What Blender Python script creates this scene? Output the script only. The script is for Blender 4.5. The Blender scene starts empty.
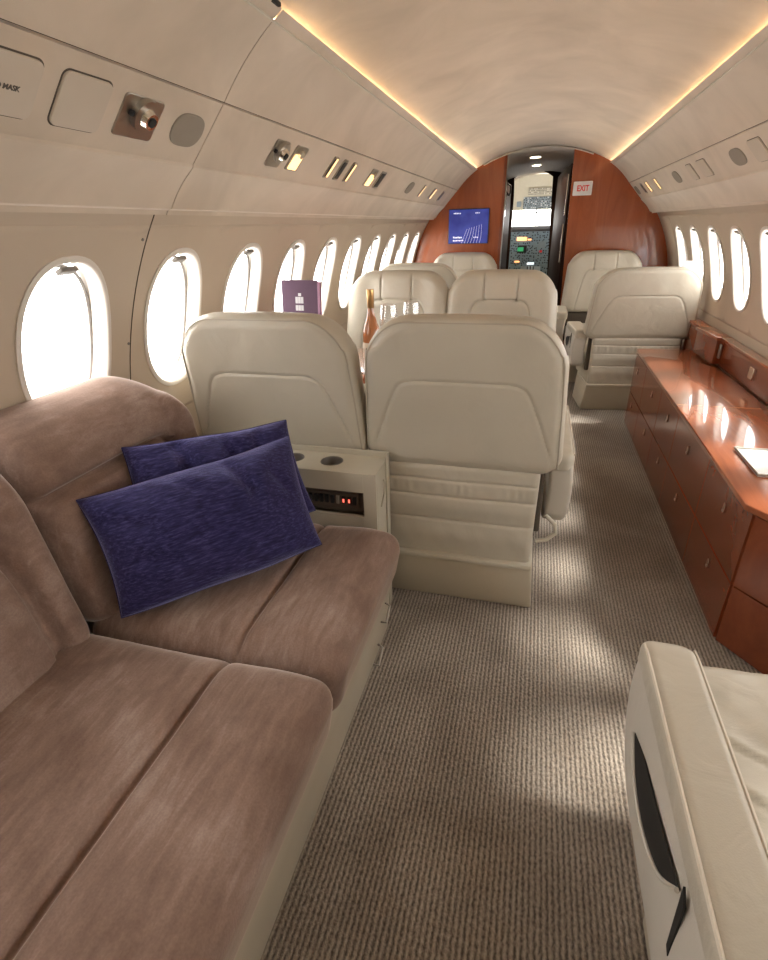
import bpy, bmesh, math, random
import numpy as np
from mathutils import Vector, Matrix
random.seed(7); rng = np.random.default_rng(7)
scn = bpy.context.scene
COL = scn.collection
PI = math.pi
CX, CZ, RR = -0.045, 0.72, 1.17          # fuselage circle: centre x, centre z, radius
YB, YA = 5.45, -1.7                      # forward bulkhead, aft bulkhead
P0 = 0.455                               # window pitch

# ------------------------------------------------------------------ materials
def new_mat(name):
    m = bpy.data.materials.new(name); m.use_nodes = True
    nt = m.node_tree; b = nt.nodes['Principled BSDF']
    return m, nt, b
def setv(b, **k):
    names = dict(col='Base Color', rough='Roughness', metal='Metallic', spec='Specular IOR Level', coat='Coat Weight',
                 coatr='Coat Roughness', sheen='Sheen Weight', sheenr='Sheen Roughness', sheent='Sheen Tint', em='Emission Color', ems='Emission Strength',
                 trans='Transmission Weight', ior='IOR', alpha='Alpha')
    for a, v in k.items():
        if a in ('col', 'em', 'sheent') and len(v) == 3: v = (*v, 1)
        b.inputs[names[a]].default_value = v
def N(nt, typ, **k):
    n = nt.nodes.new(typ)
    for a, v in k.items(): setattr(n, a, v)
    return n
def coords(nt, scale=(1, 1, 1), src='Object', rot=(0, 0, 0)):
    tc = N(nt, 'ShaderNodeTexCoord'); mp = N(nt, 'ShaderNodeMapping')
    mp.inputs['Scale'].default_value = scale; mp.inputs['Rotation'].default_value = rot
    nt.links.new(tc.outputs[src], mp.inputs[0]); return mp.outputs[0]
def noise(nt, vec, scale, detail=3, rough=.5, dist=0):
    n = N(nt, 'ShaderNodeTexNoise'); n.inputs['Scale'].default_value = scale; n.inputs['Detail'].default_value = detail
    n.inputs['Roughness'].default_value = rough; n.inputs['Distortion'].default_value = dist
    nt.links.new(vec, n.inputs['Vector']); return n.outputs['Fac']
def ramp(nt, fac, stops):
    r = N(nt, 'ShaderNodeValToRGB'); e = r.color_ramp.elements
    while len(e) < len(stops): e.new(.5)
    for el, (p, c) in zip(e, stops): el.position = p; el.color = (*c, 1)
    nt.links.new(fac, r.inputs[0]); return r.outputs[0]
def mixc(nt, fac, a, b, mode='MIX'):
    m = N(nt, 'ShaderNodeMix', data_type='RGBA', blend_type=mode)
    if isinstance(fac, float): m.inputs[0].default_value = fac
    else: nt.links.new(fac, m.inputs[0])
    for s, v in ((6, a), (7, b)):
        if isinstance(v, tuple): m.inputs[s].default_value = (*v, 1)
        else: nt.links.new(v, m.inputs[s])
    return m.outputs[2]
def bump(nt, b, h, strength, dist, prev=None):
    n = N(nt, 'ShaderNodeBump'); n.inputs['Strength'].default_value = strength; n.inputs['Distance'].default_value = dist
    nt.links.new(h, n.inputs['Height'])
    if prev is not None: nt.links.new(prev, n.inputs['Normal'])
    nt.links.new(n.outputs[0], b.inputs['Normal']); return n.outputs[0]
def vary(name, c0, c1, scale, src='Object', stretch=(1, 1, 1), detail=4, bs=0, bscale=60, bd=.002, lo=.35, hi=.65, rough_=.5, dist=0, **k):
    m, nt, b = new_mat(name); setv(b, rough=rough_, **k)
    v = coords(nt, stretch, src)
    c = ramp(nt, noise(nt, v, scale, detail, .55, dist), [(lo, c0), (hi, c1)])
    nt.links.new(c, b.inputs['Base Color'])
    if bs: bump(nt, b, noise(nt, coords(nt, (1, 1, 1), src), bscale, 4), bs, bd)
    return m
M = {}
M['liner'] = vary('suede_liner', (.54, .455, .355), (.68, .58, .465), 3.2, bs=.25, bscale=140, bd=.001, rough_=.85, spec=.2, sheen=.25, sheenr=.5, dist=.6, lo=.3, hi=.7)
M['wallliner'] = vary('wall_liner', (.53, .44, .34), (.57, .48, .375), 2.0, bs=.15, bscale=200, bd=.001, rough_=.75, spec=.25)
def leather(name, c0, c1, wr=.35):
    m, nt, b = new_mat(name); setv(b, rough=.42, spec=.45, coat=.08, coatr=.35)
    v = coords(nt)
    nt.links.new(ramp(nt, noise(nt, v, 3.5, 4), [(.3, c0), (.7, c1)]), b.inputs['Base Color'])
    n1 = bump(nt, b, noise(nt, v, 9, 3, .5, 1.4), wr, .010)
    vo = N(nt, 'ShaderNodeTexVoronoi'); vo.inputs['Scale'].default_value = 420; nt.links.new(v, vo.inputs['Vector'])
    bump(nt, b, vo.outputs['Distance'], .16, .0008, n1)
    return m
M['leather'] = leather('cream_leather', (.49, .445, .36), (.555, .51, .42))
M['leather_smooth'] = leather('armrest_leather', (.56, .52, .45), (.61, .57, .50), .12)
M['piping'] = leather('leather_piping', (.40, .355, .285), (.45, .40, .32), 0)
M['plastic'] = vary('cream_plastic', (.52, .475, .38), (.545, .50, .40), 8, rough_=.38, spec=.5)
M['basecream'] = vary('cream_painted_skirt', (.52, .46, .355), (.55, .49, .38), 5, rough_=.45, spec=.4)
M['frame_white'] = vary('window_frame_white', (.72, .67, .60), (.76, .71, .64), 6, rough_=.45)
def wood(name, c0, c1, c2, st=(6, .5, 6), rc_=.02):
    m, nt, b = new_mat(name); setv(b, rough=.2, coat=.9, coatr=rc_, spec=.5)
    v = coords(nt, st)
    f = noise(nt, v, 2.2, 6, .6, 1.2)
    base = ramp(nt, f, [(.25, c0), (.5, c1), (.75, c2)])
    g = noise(nt, coords(nt, (st[0]*14, st[1]*4, st[2]*14)), 3, 4, .6)
    c = mixc(nt, .12, base, ramp(nt, g, [(.30, (.5, .38, .32)), (.7, (1, 1, 1))]), 'MULTIPLY')
    nt.links.new(c, b.inputs['Base Color']); return m
M['cherry'] = wood('cherry_veneer', (.22, .055, .020), (.33, .092, .034), (.42, .135, .052))  # for the tops: base colour raised to carry the ceiling's reflection
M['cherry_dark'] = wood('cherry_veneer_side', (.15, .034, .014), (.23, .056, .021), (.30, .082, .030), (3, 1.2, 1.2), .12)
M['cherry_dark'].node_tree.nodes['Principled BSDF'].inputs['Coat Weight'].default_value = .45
M['cherry_wall'] = wood('cherry_bulkhead', (.26, .058, .018), (.34, .082, .024), (.41, .11, .034), (4, 4, .7), .05)
M['black_gloss'] = wood('dark_lacquer', (.018, .010, .008), (.03, .014, .01), (.045, .02, .014), (5, 5, .6), .35)
M['black_gloss'].node_tree.nodes['Principled BSDF'].inputs['Coat Weight'].default_value = .0; M['black_gloss'].node_tree.nodes['Principled BSDF'].inputs['Specular IOR Level'].default_value = .08; M['black_gloss'].node_tree.nodes['Principled BSDF'].inputs['Roughness'].default_value = .55
def simple(name, col, rough=.5, metal=0, **k):
    m, nt, b = new_mat(name); setv(b, col=col, rough=rough, metal=metal, **k)
    f = noise(nt, coords(nt), 30, 2); c = mixc(nt, f, tuple(x*.93 for x in col), tuple(min(1, x*1.05) for x in col))
    nt.links.new(c, b.inputs['Base Color']); return m
M['chrome'] = simple('polished_metal', (.75, .72, .66), .16, 1)
M['bronze'] = simple('brushed_nickel_plate', (.44, .41, .36), .32, 1)
M['grey'] = simple('grey_speaker_cloth', (.30, .26, .21), .9)
M['dark'] = simple('dark_void', (.012, .011, .010), .7)
M['brown_panel'] = simple('brown_control_panel', (.11, .085, .065), .35)
M['black'] = simple('black_plastic', (.02, .02, .022), .3)
M['hatch'] = vary('hatch_cream', (.57, .495, .40), (.60, .525, .43), 6, rough_=.5, spec=.3)
M['gap'] = simple('seam_shadow', (.10, .08, .06), .9)
M['stitch'] = simple('cream_stitching', (.68, .62, .52), .7)
M['white'] = simple('white_print', (.82, .82, .82), .5)
M['grey_print'] = simple('pale_print', (.5, .48, .5), .7)
M['paper'] = simple('white_paper', (.80, .80, .86), .6)
M['text'] = simple('dark_lettering', (.10, .085, .07), .6)
M['purple'] = simple('plum_card', (.10, .06, .09), .8, spec=.15)
M['purple_edge'] = simple('plum_card_edge', (.30, .14, .22), .5)
M['red'] = simple('red_print', (.80, .05, .05), .5)
M['gasket'] = simple('grey_gasket', (.20, .18, .16), .6)
M['vestceil'] = simple('grey_vestibule_lining', (.52, .48, .44), .7)
M['cockcream'] = simple('cockpit_cream_lining', (.62, .58, .46), .7)
M['panelgrey'] = simple('cockpit_grey_panel', (.28, .34, .37), .5)
M['panelblue'] = simple('cockpit_blue_grey_panel', (.26, .36, .42), .5)
M['darkgrey'] = simple('glareshield_black', (.035, .035, .04), .8)
M['olive'] = simple('olive_fabric', (.16, .14, .08), .85)
def emis(name, col, s, base=(.8, .8, .8)):
    m, nt, b = new_mat(name); setv(b, col=base, em=col, ems=s, rough=.5); return m
M['led'] = emis('warm_led_strip', (1, .70, .40), 36)
M['lamp'] = emis('reading_lamp_glow', (1, .55, .18), 1.5)
M['downlight'] = emis('downlight_glow', (1, .86, .6), 9)
M['annun'] = emis('orange_annunciator', (1, .35, .08), 1.6)
M['redled'] = emis('red_digit', (1, .08, .04), 1.2)
M['greenscr'] = emis('green_screen', (.05, .5, .18), .5, (.02, .1, .04))
M['glow_w'] = emis('white_lit_key', (.9, .95, 1), 1.0)
m, nt, b = new_mat('blue_display'); setv(b, rough=.25)
g = N(nt, 'ShaderNodeTexNoise'); g.inputs['Scale'].default_value = 7; nt.links.new(coords(nt), g.inputs['Vector'])
c = ramp(nt, g.outputs['Fac'], [(.35, (.022, .032, .20)), (.65, (.05, .068, .33))])
nt.links.new(c, b.inputs['Base Color']); nt.links.new(c, b.inputs['Emission Color']); b.inputs['Emission Strength'].default_value = .4
M['screen'] = m
M['screen_text'] = emis('display_text', (.75, .8, 1), .6)
M['screen_line'] = emis('display_lines', (.3, .36, .8), .5)
# carpet: ribs run along the aisle
m, nt, b = new_mat('ribbed_carpet'); setv(b, rough=.95, spec=.1, sheen=.3, sheenr=.6)
v = coords(nt); sx = N(nt, 'ShaderNodeSeparateXYZ'); nt.links.new(v, sx.inputs[0])
wv = N(nt, 'ShaderNodeMath', operation='MULTIPLY'); nt.links.new(sx.outputs[0], wv.inputs[0]); wv.inputs[1].default_value = 2*PI/.0125
jit = N(nt, 'ShaderNodeMath', operation='MULTIPLY_ADD'); nt.links.new(noise(nt, v, 75, 3), jit.inputs[0]); jit.inputs[1].default_value = 3.2; nt.links.new(wv.outputs[0], jit.inputs[2])
sn = N(nt, 'ShaderNodeMath', operation='SINE'); nt.links.new(jit.outputs[0], sn.inputs[0])
tuft = noise(nt, coords(nt, (1, .55, 1)), 190, 2, .6)
h = N(nt, 'ShaderNodeMath', operation='MULTIPLY_ADD'); nt.links.new(sn.outputs[0], h.inputs[0]); h.inputs[1].default_value = .22; nt.links.new(tuft, h.inputs[2])
cc = ramp(nt, h.outputs[0], [(.20, (.11, .088, .068)), (.46, (.30, .255, .208)), (.82, (.52, .455, .38))])
pt = ramp(nt, noise(nt, coords(nt, (1, 1, 1)), 3.0, 3, .5, .5), [(.36, (.66, .63, .60)), (.62, (1.0, 1.0, 1.0))])
cc = mixc(nt, 1.0, cc, pt, 'MULTIPLY')
nt.links.new(cc, b.inputs['Base Color']); bump(nt, b, h.outputs[0], .9, .004)
M['carpet'] = m
# velvet of the sofa: brushed nap in patches
m, nt, b = new_mat('taupe_velvet'); setv(b, rough=.85, spec=.15, sheen=1.0, sheenr=.32, sheent=(1, .90, .82))
v = coords(nt, (1, 1, 1))
p1 = noise(nt, v, 3.2, 5, .6, .8); p2 = noise(nt, coords(nt, (7, 1.3, 3), 'Object', (0, 0, .5)), 8, 5, .65, .4); fine = noise(nt, coords(nt, (1, 1, 1)), 260, 2)
s = mixc(nt, .40, p1, p2)
c = ramp(nt, s, [(.36, (.20, .128, .098)), (.5, (.27, .182, .143)), (.66, (.40, .30, .25))])
c = mixc(nt, .35, c, ramp(nt, fine, [(.3, (.55, .5, .5)), (.7, (1, 1, 1))]), 'MULTIPLY')
nt.links.new(c, b.inputs['Base Color']); bump(nt, b, fine, .35, .001)
M['velvet'] = m
# navy chenille
m, nt, b = new_mat('navy_chenille'); setv(b, rough=.9, spec=.1, sheen=.8, sheenr=.4, sheent=(.55, .55, 1))
v = coords(nt, (1.2, 9, 9)); f = noise(nt, v, 22, 3, .7); f2 = noise(nt, coords(nt), 5, 3)
c = ramp(nt, f, [(.34, (.022, .018, .058)), (.52, (.036, .032, .105)), (.70, (.085, .08, .20))])
c = mixc(nt, f2, c, mixc(nt, 1.0, c, (.6, .6, .7), 'MULTIPLY'))
nt.links.new(c, b.inputs['Base Color']); bump(nt, b, f, .6, .003)
M['navy'] = m
# thin glass
m, nt, b = new_mat('thin_glass'); nt.nodes.remove(b)
out = nt.nodes['Material Output']; tr = N(nt, 'ShaderNodeBsdfTransparent'); gl = N(nt, 'ShaderNodeBsdfGlossy'); gl.inputs['Roughness'].default_value = .02
mx = N(nt, 'ShaderNodeMixShader'); mx.inputs[0].default_value = .05
nt.links.new(tr.outputs[0], mx.inputs[1]); nt.links.new(gl.outputs[0], mx.inputs[2]); nt.links.new(mx.outputs[0], out.inputs[0])
M['pane'] = m
m, nt, b = new_mat('clear_stemware'); nt.nodes.remove(b)
out = nt.nodes['Material Output']; tr = N(nt, 'ShaderNodeBsdfTransparent'); gl = N(nt, 'ShaderNodeBsdfGlossy'); gl.inputs['Roughness'].default_value = .03
fr = N(nt, 'ShaderNodeLayerWeight'); fr.inputs['Blend'].default_value = .45; mx = N(nt, 'ShaderNodeMixShader')
pw = N(nt, 'ShaderNodeMath', operation='POWER'); nt.links.new(fr.outputs['Facing'], pw.inputs[0]); pw.inputs[1].default_value = 2.5
ml = N(nt, 'ShaderNodeMath', operation='MULTIPLY_ADD'); nt.links.new(pw.outputs[0], ml.inputs[0]); ml.inputs[1].default_value = .75; ml.inputs[2].default_value = .12; nt.links.new(ml.outputs[0], mx.inputs[0]); nt.links.new(tr.outputs[0], mx.inputs[1]); nt.links.new(gl.outputs[0], mx.inputs[2]); nt.links.new(mx.outputs[0], out.inputs[0])
M['glass'] = m
m, nt, b = new_mat('amber_bottle'); setv(b, col=(.50, .20, .085), rough=.08, spec=.6, coat=.5)
M['amber'] = m
M['label'] = simple('bottle_label', (.75, .66, .52), .5)
M['foil'] = simple('gold_foil', (.55, .33, .14), .3, 1)

# ------------------------------------------------------------------ object helpers
def finish(me, ang=35):
    me.update()
    for p in me.polygons: p.use_smooth = True
    try: me.set_sharp_from_angle(angle=math.radians(ang))
    except Exception: pass
def link(name, me, mat, parent=None):
    o = bpy.data.objects.new(name, me); COL.objects.link(o)
    for mm in (mat if isinstance(mat, (list, tuple)) else [mat]):
        me.materials.append(M[mm] if isinstance(mm, str) else mm)
    if parent is not None: o.parent = parent
    return o
def tag(o, label, cat, group=None):
    o['label'] = label; o['category'] = cat
    if group: o['group'] = group
    return o
def thing(name, label, cat, loc=(0, 0, 0), rz=0, group=None):
    o = bpy.data.objects.new(name, None); COL.objects.link(o); o.location = loc; o.rotation_euler = (0, 0, rz)
    return tag(o, label, cat, group)
def struct(o): o['kind'] = 'structure'; return o
def from_vf(name, V, Fc, mat, parent=None, ang=35, fix=True):
    me = bpy.data.meshes.new(name); me.from_pydata([tuple(map(float, v)) for v in V], [], [tuple(int(i) for i in f) for f in Fc])
    if fix:
        bm = bmesh.new(); bm.from_mesh(me); bmesh.ops.remove_doubles(bm, verts=bm.verts, dist=1e-6)
        bmesh.ops.recalc_face_normals(bm, faces=bm.faces); bm.to_mesh(me); bm.free()
    finish(me, ang); return link(name, me, mat, parent)
def recentre(o, loc):
    """move an object's origin to loc without moving its mesh"""
    o.data.transform(Matrix.Translation(-Vector(loc))); o.location = loc; return o
class B:
    """collects shapes into one bmesh"""
    def __init__(s): s.bm = bmesh.new(); s.soft = False
    def box(s, x0, x1, y0, y1, z0, z1, bev=0, seg=2, mat=None):
        c = Matrix.Translation(((x0+x1)/2, (y0+y1)/2, (z0+z1)/2)) @ Matrix.Diagonal((abs(x1-x0), abs(y1-y0), abs(z1-z0), 1))
        r = bmesh.ops.create_cube(s.bm, size=1, matrix=(mat @ c) if mat else c)
        if bev:
            es = list({e for v in r['verts'] for e in v.link_edges})
            bmesh.ops.bevel(s.bm, geom=es, offset=bev, segments=seg, affect='EDGES', profile=.5)
        return s
    def cyl(s, p, r, h, axis='Z', seg=24, r2=None, bev=0):
        R = {'Z': Matrix.Identity(4), 'Y': Matrix.Rotation(PI/2, 4, 'X'), 'X': Matrix.Rotation(PI/2, 4, 'Y')}[axis] if isinstance(axis, str) else axis
        c = bmesh.ops.create_cone(s.bm, cap_ends=True, segments=seg, radius1=r, radius2=r if r2 is None else r2, depth=h, matrix=Matrix.Translation(p) @ R)
        return s
    def prism(s, pts, vec, bev=0, seg=2):
        vs = [s.bm.verts.new(p) for p in pts]; f = s.bm.faces.new(vs)
        r = bmesh.ops.extrude_face_region(s.bm, geom=[f]); nv = [g for g in r['geom'] if isinstance(g, bmesh.types.BMVert)]
        bmesh.ops.translate(s.bm, verts=nv, vec=vec)
        if bev:
            es = list({e for v in vs+nv for e in v.link_edges}); bmesh.ops.bevel(s.bm, geom=es, offset=bev, segments=seg, affect='EDGES', profile=.5)
        return s
    def tube(s, pts, r, seg=8, closed=False):
        s.soft = True
        pts = [Vector(p) for p in pts]; n = len(pts); rings = []; up = Vector((0, 0, 1)); prev = None
        for i, p in enumerate(pts):
            t = (pts[(i+1) % n] - pts[i-1]) if closed else (pts[min(i+1, n-1)] - pts[max(i-1, 0)])
            t.normalize()
            a = prev - t*prev.dot(t) if prev is not None else t.orthogonal()
            a.normalize(); prev = a; bq = t.cross(a)
            rr = r[i] if isinstance(r, (list, tuple)) else r
            rings.append([s.bm.verts.new(p + rr*(math.cos(2*PI*k/seg)*a + math.sin(2*PI*k/seg)*bq)) for k in range(seg)])
        m = n if closed else n-1
        for i in range(m):
            A, Bq = rings[i], rings[(i+1) % n]
            for k in range(seg): s.bm.faces.new((A[k], A[(k+1) % seg], Bq[(k+1) % seg], Bq[k]))
        if not closed:
            s.bm.faces.new(rings[0][::-1]); s.bm.faces.new(rings[-1])
        return s
    def lathe(s, prof, at=(0, 0, 0), seg=28):
        s.soft = True
        rings = []
        for r, z in prof:
            rings.append([s.bm.verts.new((at[0]+max(r, 1e-5)*math.cos(2*PI*k/seg), at[1]+max(r, 1e-5)*math.sin(2*PI*k/seg), at[2]+z)) for k in range(seg)])
        for A, Bq in zip(rings, rings[1:]):
            for k in range(seg): s.bm.faces.new((A[k], A[(k+1) % seg], Bq[(k+1) % seg], Bq[k]))
        return s
    def done(s, name, mat, parent=None, ang=None):
        ang = ang or (48 if s.soft else 22)
        bmesh.ops.recalc_face_normals(s.bm, faces=s.bm.faces)
        me = bpy.data.meshes.new(name); s.bm.to_mesh(me); s.bm.free(); finish(me, ang)
        return link(name, me, mat, parent)
def polydist(a, b, pl):
    d = np.full(a.shape, 1e9)
    for (x0, y0), (x1, y1) in zip(pl, pl[1:]):
        dx, dy = x1-x0, y1-y0; L = dx*dx+dy*dy+1e-12
        t = np.clip(((a-x0)*dx+(b-y0)*dy)/L, 0, 1); d = np.minimum(d, np.hypot(a-x0-t*dx, b-y0-t*dy))
    return d
def groove(a, b, pl, depth=.004, w=.004): return -depth*np.exp(-(polydist(a, b, pl)/w)**2)
def smooth_poly(pts, n=6):
    P = [np.array(p, float) for p in pts]; out = []
    for i in range(len(P)-1):
        p0, p1, p2, p3 = P[max(i-1, 0)], P[i], P[i+1], P[min(i+2, len(P)-1)]
        for k in range(n):
            t = k/n; out.append(.5*((2*p1)+(-p0+p2)*t+(2*p0-5*p1+4*p2-p3)*t*t+(-p0+3*p1-3*p2+p3)*t**3))
    out.append(P[-1]); return [tuple(o) for o in out]
def wob(a, b, s, seed=0):
    """cheap smooth 2-D noise"""
    r = np.random.default_rng(seed); o = np.zeros_like(a)
    for k in range(7):
        th = r.uniform(0, 2*PI); f = s*r.uniform(.6, 1.8); o += np.sin((a*math.cos(th)+b*math.sin(th))*f*2*PI + r.uniform(0, 6.28))
    return o/7
def slab(name, W, H, T1, T0, mat, parent=None, S=0.0, rt=.03, rb=.03, rtl=None, re=.03, nx=40, ny=40, front=None, back=None, warp=None, k=6, ang=60):
    """upholstered block: a in +-W, b in +-H, c from -T0 (back) to +T1 (front), rounded corners and edges"""
    ph = np.linspace(0, PI/2, k+1); de = re*(1-np.cos(ph))
    inner = np.linspace(-(H-re), H-re, ny+1)[1:-1]
    bs = np.concatenate([-H+de, inner, (H-de)[::-1]])
    tt = np.linspace(-1, 1, nx+1)[1:-1]
    A, Bq = [], []
    for b_ in bs:
        rc = rt if b_ > 0 else rb; q = abs(b_)-(H-rc)
        hw = W if q <= 0 else W-rc+math.sqrt(max(rc*rc-q*q, 0))
        hw = max(hw, re*1.02); hl = hw
        if rtl is not None and b_ > 0:
            q = abs(b_)-(H-rtl); hl = max(W if q <= 0 else W-rtl+math.sqrt(max(rtl*rtl-q*q, 0)), re*1.02)
        A.append(np.concatenate([-hl+de, (-hl+re)+(tt+1)/2*(hw+hl-2*re), (hw-de)[::-1]])); Bq.append(np.full(len(de)*2+len(tt), b_))
    A = np.array(A); Bq = np.array(Bq)
    rc = np.where(Bq > 0, rt if rtl is None else np.where(A < 0, rtl, rt), rb); qx = np.abs(A)-(W-rc); qy = np.abs(Bq)-(H-rc)
    sd = rc-np.hypot(np.maximum(qx, 0), np.maximum(qy, 0))-np.minimum(np.maximum(qx, qy), 0)
    sd = np.maximum(sd, 0); u = np.clip(sd/re, 0, 1); f = np.sqrt(np.clip(1-(1-u)**2, 0, 1))
    f[0] = f[-1] = 0; f[:, 0] = f[:, -1] = 0
    Cf = S+(T1-S)*f; Cb = -S-(T0-S)*f
    if front is not None: Cf = Cf+front(A, Bq, sd)*f
    if back is not None: Cb = Cb-back(A, Bq, sd)*f
    if S == 0: Cf[0] = Cb[0] = Cf[-1] = Cb[-1] = 0; Cf[:, 0] = Cb[:, 0] = Cf[:, -1] = Cb[:, -1] = 0
    P = np.concatenate([np.stack([A, Bq, Cf], -1).reshape(-1, 3), np.stack([A, Bq, Cb], -1).reshape(-1, 3)])
    if warp is not None: P = warp(P)
    r, c = A.shape; n = r*c; F = []
    idx = np.arange(n).reshape(r, c)
    q = np.stack([idx[:-1, :-1], idx[:-1, 1:], idx[1:, 1:], idx[1:, :-1]], -1).reshape(-1, 4); F += q.tolist(); F += (q[:, ::-1]+n).tolist()
    if S > 0:
        loop = list(idx[0, :])+list(idx[1:, -1])+list(idx[-1, -2::-1])+list(idx[-2:0:-1, 0])
        for i in range(len(loop)):
            x, y = loop[i], loop[(i+1) % len(loop)]; F.append([y, x, x+n, y+n])
    return from_vf(name, P, F, mat, parent, ang)
def copy_tree(o, parent=None):
    c = o.copy(); COL.objects.link(c); c.parent = parent
    for ch in list(o.children): copy_tree(ch, c)
    return c

# ------------------------------------------------------------------ camera
F_PX = 520.636
def camera():
    vx, vy, xl, yl = 542, 222, -1650, 285
    Y = np.array([vx-384, -(vy-480), -F_PX]); Y /= np.linalg.norm(Y)
    X = -np.array([xl-384, -(yl-480), -F_PX]); X /= np.linalg.norm(X); X = X-Y*(X@Y); X /= np.linalg.norm(X)
    Z = np.cross(X, Y)
    cd = bpy.data.cameras.new('camera'); co = bpy.data.objects.new('camera', cd); COL.objects.link(co)
    cd.sensor_fit = 'HORIZONTAL'; cd.sensor_width = 36; cd.lens = 36*F_PX/768; cd.clip_start = .02
    mw = Matrix(((*X, 0), (*Y, 0), (*Z, 1.3), (0, 0, 0, 1)))
    co.matrix_world = mw; scn.camera = co
camera()

# ------------------------------------------------------------------ fuselage shell
def circ_x(z, side, R=RR): return CX+side*math.sqrt(max(R*R-(z-CZ)**2, 0))
WZ0, WZ1 = .825, 1.245; WZC = (WZ0+WZ1)/2; WHZ = (WZ1-WZ0)/2; WHY = .142
def win_outline(n=48, s=1.0):
    o = []
    for k in range(n):
        t = 2*PI*k/n; c, q = math.cos(t), math.sin(t); e = 2/2.35
        o.append((s*WHY*math.copysign(abs(c)**e, c), s*WHZ*math.copysign(abs(q)**e, q)))
    return o
def side_wall(name, side, ycs):
    V, Fc = [], []
    def grid(y0, y1, z0, z1, ny, nz):
        st = len(V)
        for j in range(nz+1):
            z = z0+(z1-z0)*j/nz
            for i in range(ny+1): V.append((circ_x(z, side), y0+(y1-y0)*i/ny, z))
        for j in range(nz):
            for i in range(ny):
                a = st+j*(ny+1)+i; Fc.append((a, a+1, a+ny+2, a+ny+1))
    zl, zh = .72, 1.32
    grid(YA, YB, -.02, zl, 1, 14); grid(YA, YB, zh, 1.40, 1, 4)
    ycs = sorted(ycs); lo = ycs[0]-P0/2; hi = ycs[-1]+P0/2
    if lo > YA: grid(YA, lo, zl, zh, 1, 12)
    if hi < YB: grid(hi, YB, zl, zh, 1, 12)
    ol = win_outline()
    n = len(ol)
    for yc in ycs:
        # ring from the hole to the cell's edge
        rings = []
        for q in range(9):
            t = q/8; ring = []
            for (a, b_) in ol:
                m = max(abs(a)/(P0/2), abs(b_)/((zh-zl)/2)*.999); ea, eb = a/m, b_/m
                # cell centre differs from window centre in z
                ez = (zl+zh)/2+eb
                y = yc+a*(1-t)+ea*t; z = (WZC+b_)*(1-t)+ez*t
                z = min(max(z, zl), zh); ring.append(len(V)); V.append((circ_x(z, side), y, z))
            rings.append(ring)
        for A, Bq in zip(rings, rings[1:]):
            for k in range(n): Fc.append((A[k], A[(k+1) % n], Bq[(k+1) % n], Bq[k]))
        # cell corners
        outer = rings[-1]
        for sy in (-1, 1):
            for sz in (-1, 1):
                cy, cz = yc+sy*P0/2, zl if sz < 0 else zh
                best = sorted(range(n), key=lambda k: (V[outer[k]][1]-cy)**2+(V[outer[k]][2]-cz)**2)[:2]
                st = len(V); V.append((circ_x(cz, side), cy, cz)); Fc.append((outer[best[0]], outer[best[1]], st))
    o = from_vf(name, V, Fc, 'wallliner', None, 50)
    md = o.modifiers.new('thickness', 'SOLIDIFY'); md.thickness = .012; md.offset = -1 if side < 0 else -1
    # make normals point into the cabin, so the wall thickens outwards
    me = o.data; p = me.polygons[0]; c = p.center; inward = (CX-c.x)*p.normal.x+(CZ-c.z)*p.normal.z
    if inward < 0: me.flip_normals()
    return struct(o)
YL = [1.114+P0*k for k in range(-5, 10)]; YL = [y for y in YL if y+.2 < YB]
YR = [1.205+P0*k for k in range(-5, 10)]; YR = [y for y in YR if y+.2 < YB]
side_wall('wall_left', -1, YL); side_wall('wall_right', 1, YR)
wn = [0]
def window(side, yc):
    wn[0] += 1
    root = bpy.data.objects.new('window_%d' % wn[0], None); COL.objects.link(root); struct(root)
    root.location = (circ_x(WZC, side), yc, WZC)
    ol = win_outline(56)
    # frame: proud bead round the hole, then a deep reveal to the pane
    prof = [(1.055, -.001), (1.06, .004), (1.02, .008), (.985, .003), (.965, -.012), (.955, -.045), (.93, -.050)]
    V, Fc = [], []; n = len(ol)
    for s, d in prof:
        for a, b_ in ol:
            z = WZC+b_*s; x = circ_x(z, side); nx_, nz_ = (CX-x)/RR, (CZ-z)/RR
            V.append((x+nx_*d, yc+a*s*(1 if s < 1 else (1+(s-1)*.6)), z+nz_*d))
    for r in range(len(prof)-1):
        for k in range(n): Fc.append((r*n+k, r*n+(k+1) % n, (r+1)*n+(k+1) % n, (r+1)*n+k))
    o = from_vf('window_frame', V, Fc, 'frame_white', None, 60); o.data.transform(Matrix.Translation(-root.location)); o.parent = root
    pts = []
    for a, b_ in ol:
        z = WZC+b_*.95; x = circ_x(z, side, RR+.046); pts.append(Vector((x, yc+a*.95, z))-root.location)
    B().tube(pts, .005, 6, True).done('gasket', 'gasket', root)
    V = [Vector((circ_x(WZC, side, RR+.052), yc, WZC))-root.location]
    for a, b_ in ol:
        z = WZC+b_*.96; V.append(Vector((circ_x(z, side, RR+.052), yc+a*.96, z))-root.location)
    from_vf('window_pane', V, [(0, 1+k, 1+(k+1) % n) for k in range(n)], 'pane', root, 60)
    z = WZ1-.022; x = circ_x(z, side)
    l = Vector((x-side*(-.006), yc, z))-root.location
    mt = Matrix.Translation(l) @ Matrix.Rotation(side*.45, 4, 'Y')
    B().box(-.012, .012, -.026, .026, -.006, .006, .003, 2, mt).done('shade_latch', 'gasket', root)
    # portal for the daylight coming in through this window
    ld = bpy.data.lights.new('daylight', 'AREA'); ld.shape = 'RECTANGLE'; ld.size = .46; ld.size_y = .32; ld.cycles.is_portal = True; ld.energy = 1
    lo = bpy.data.objects.new('daylight', ld); COL.objects.link(lo); lo.location = (circ_x(WZC, side, RR+.07), yc, WZC)
    d = Vector((-side, 0, -.25)); lo.rotation_euler = d.to_track_quat('-Z', 'Y').to_euler(); 
for y in YL: window(-1, y)
for y in YR: window(1, y)
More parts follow.
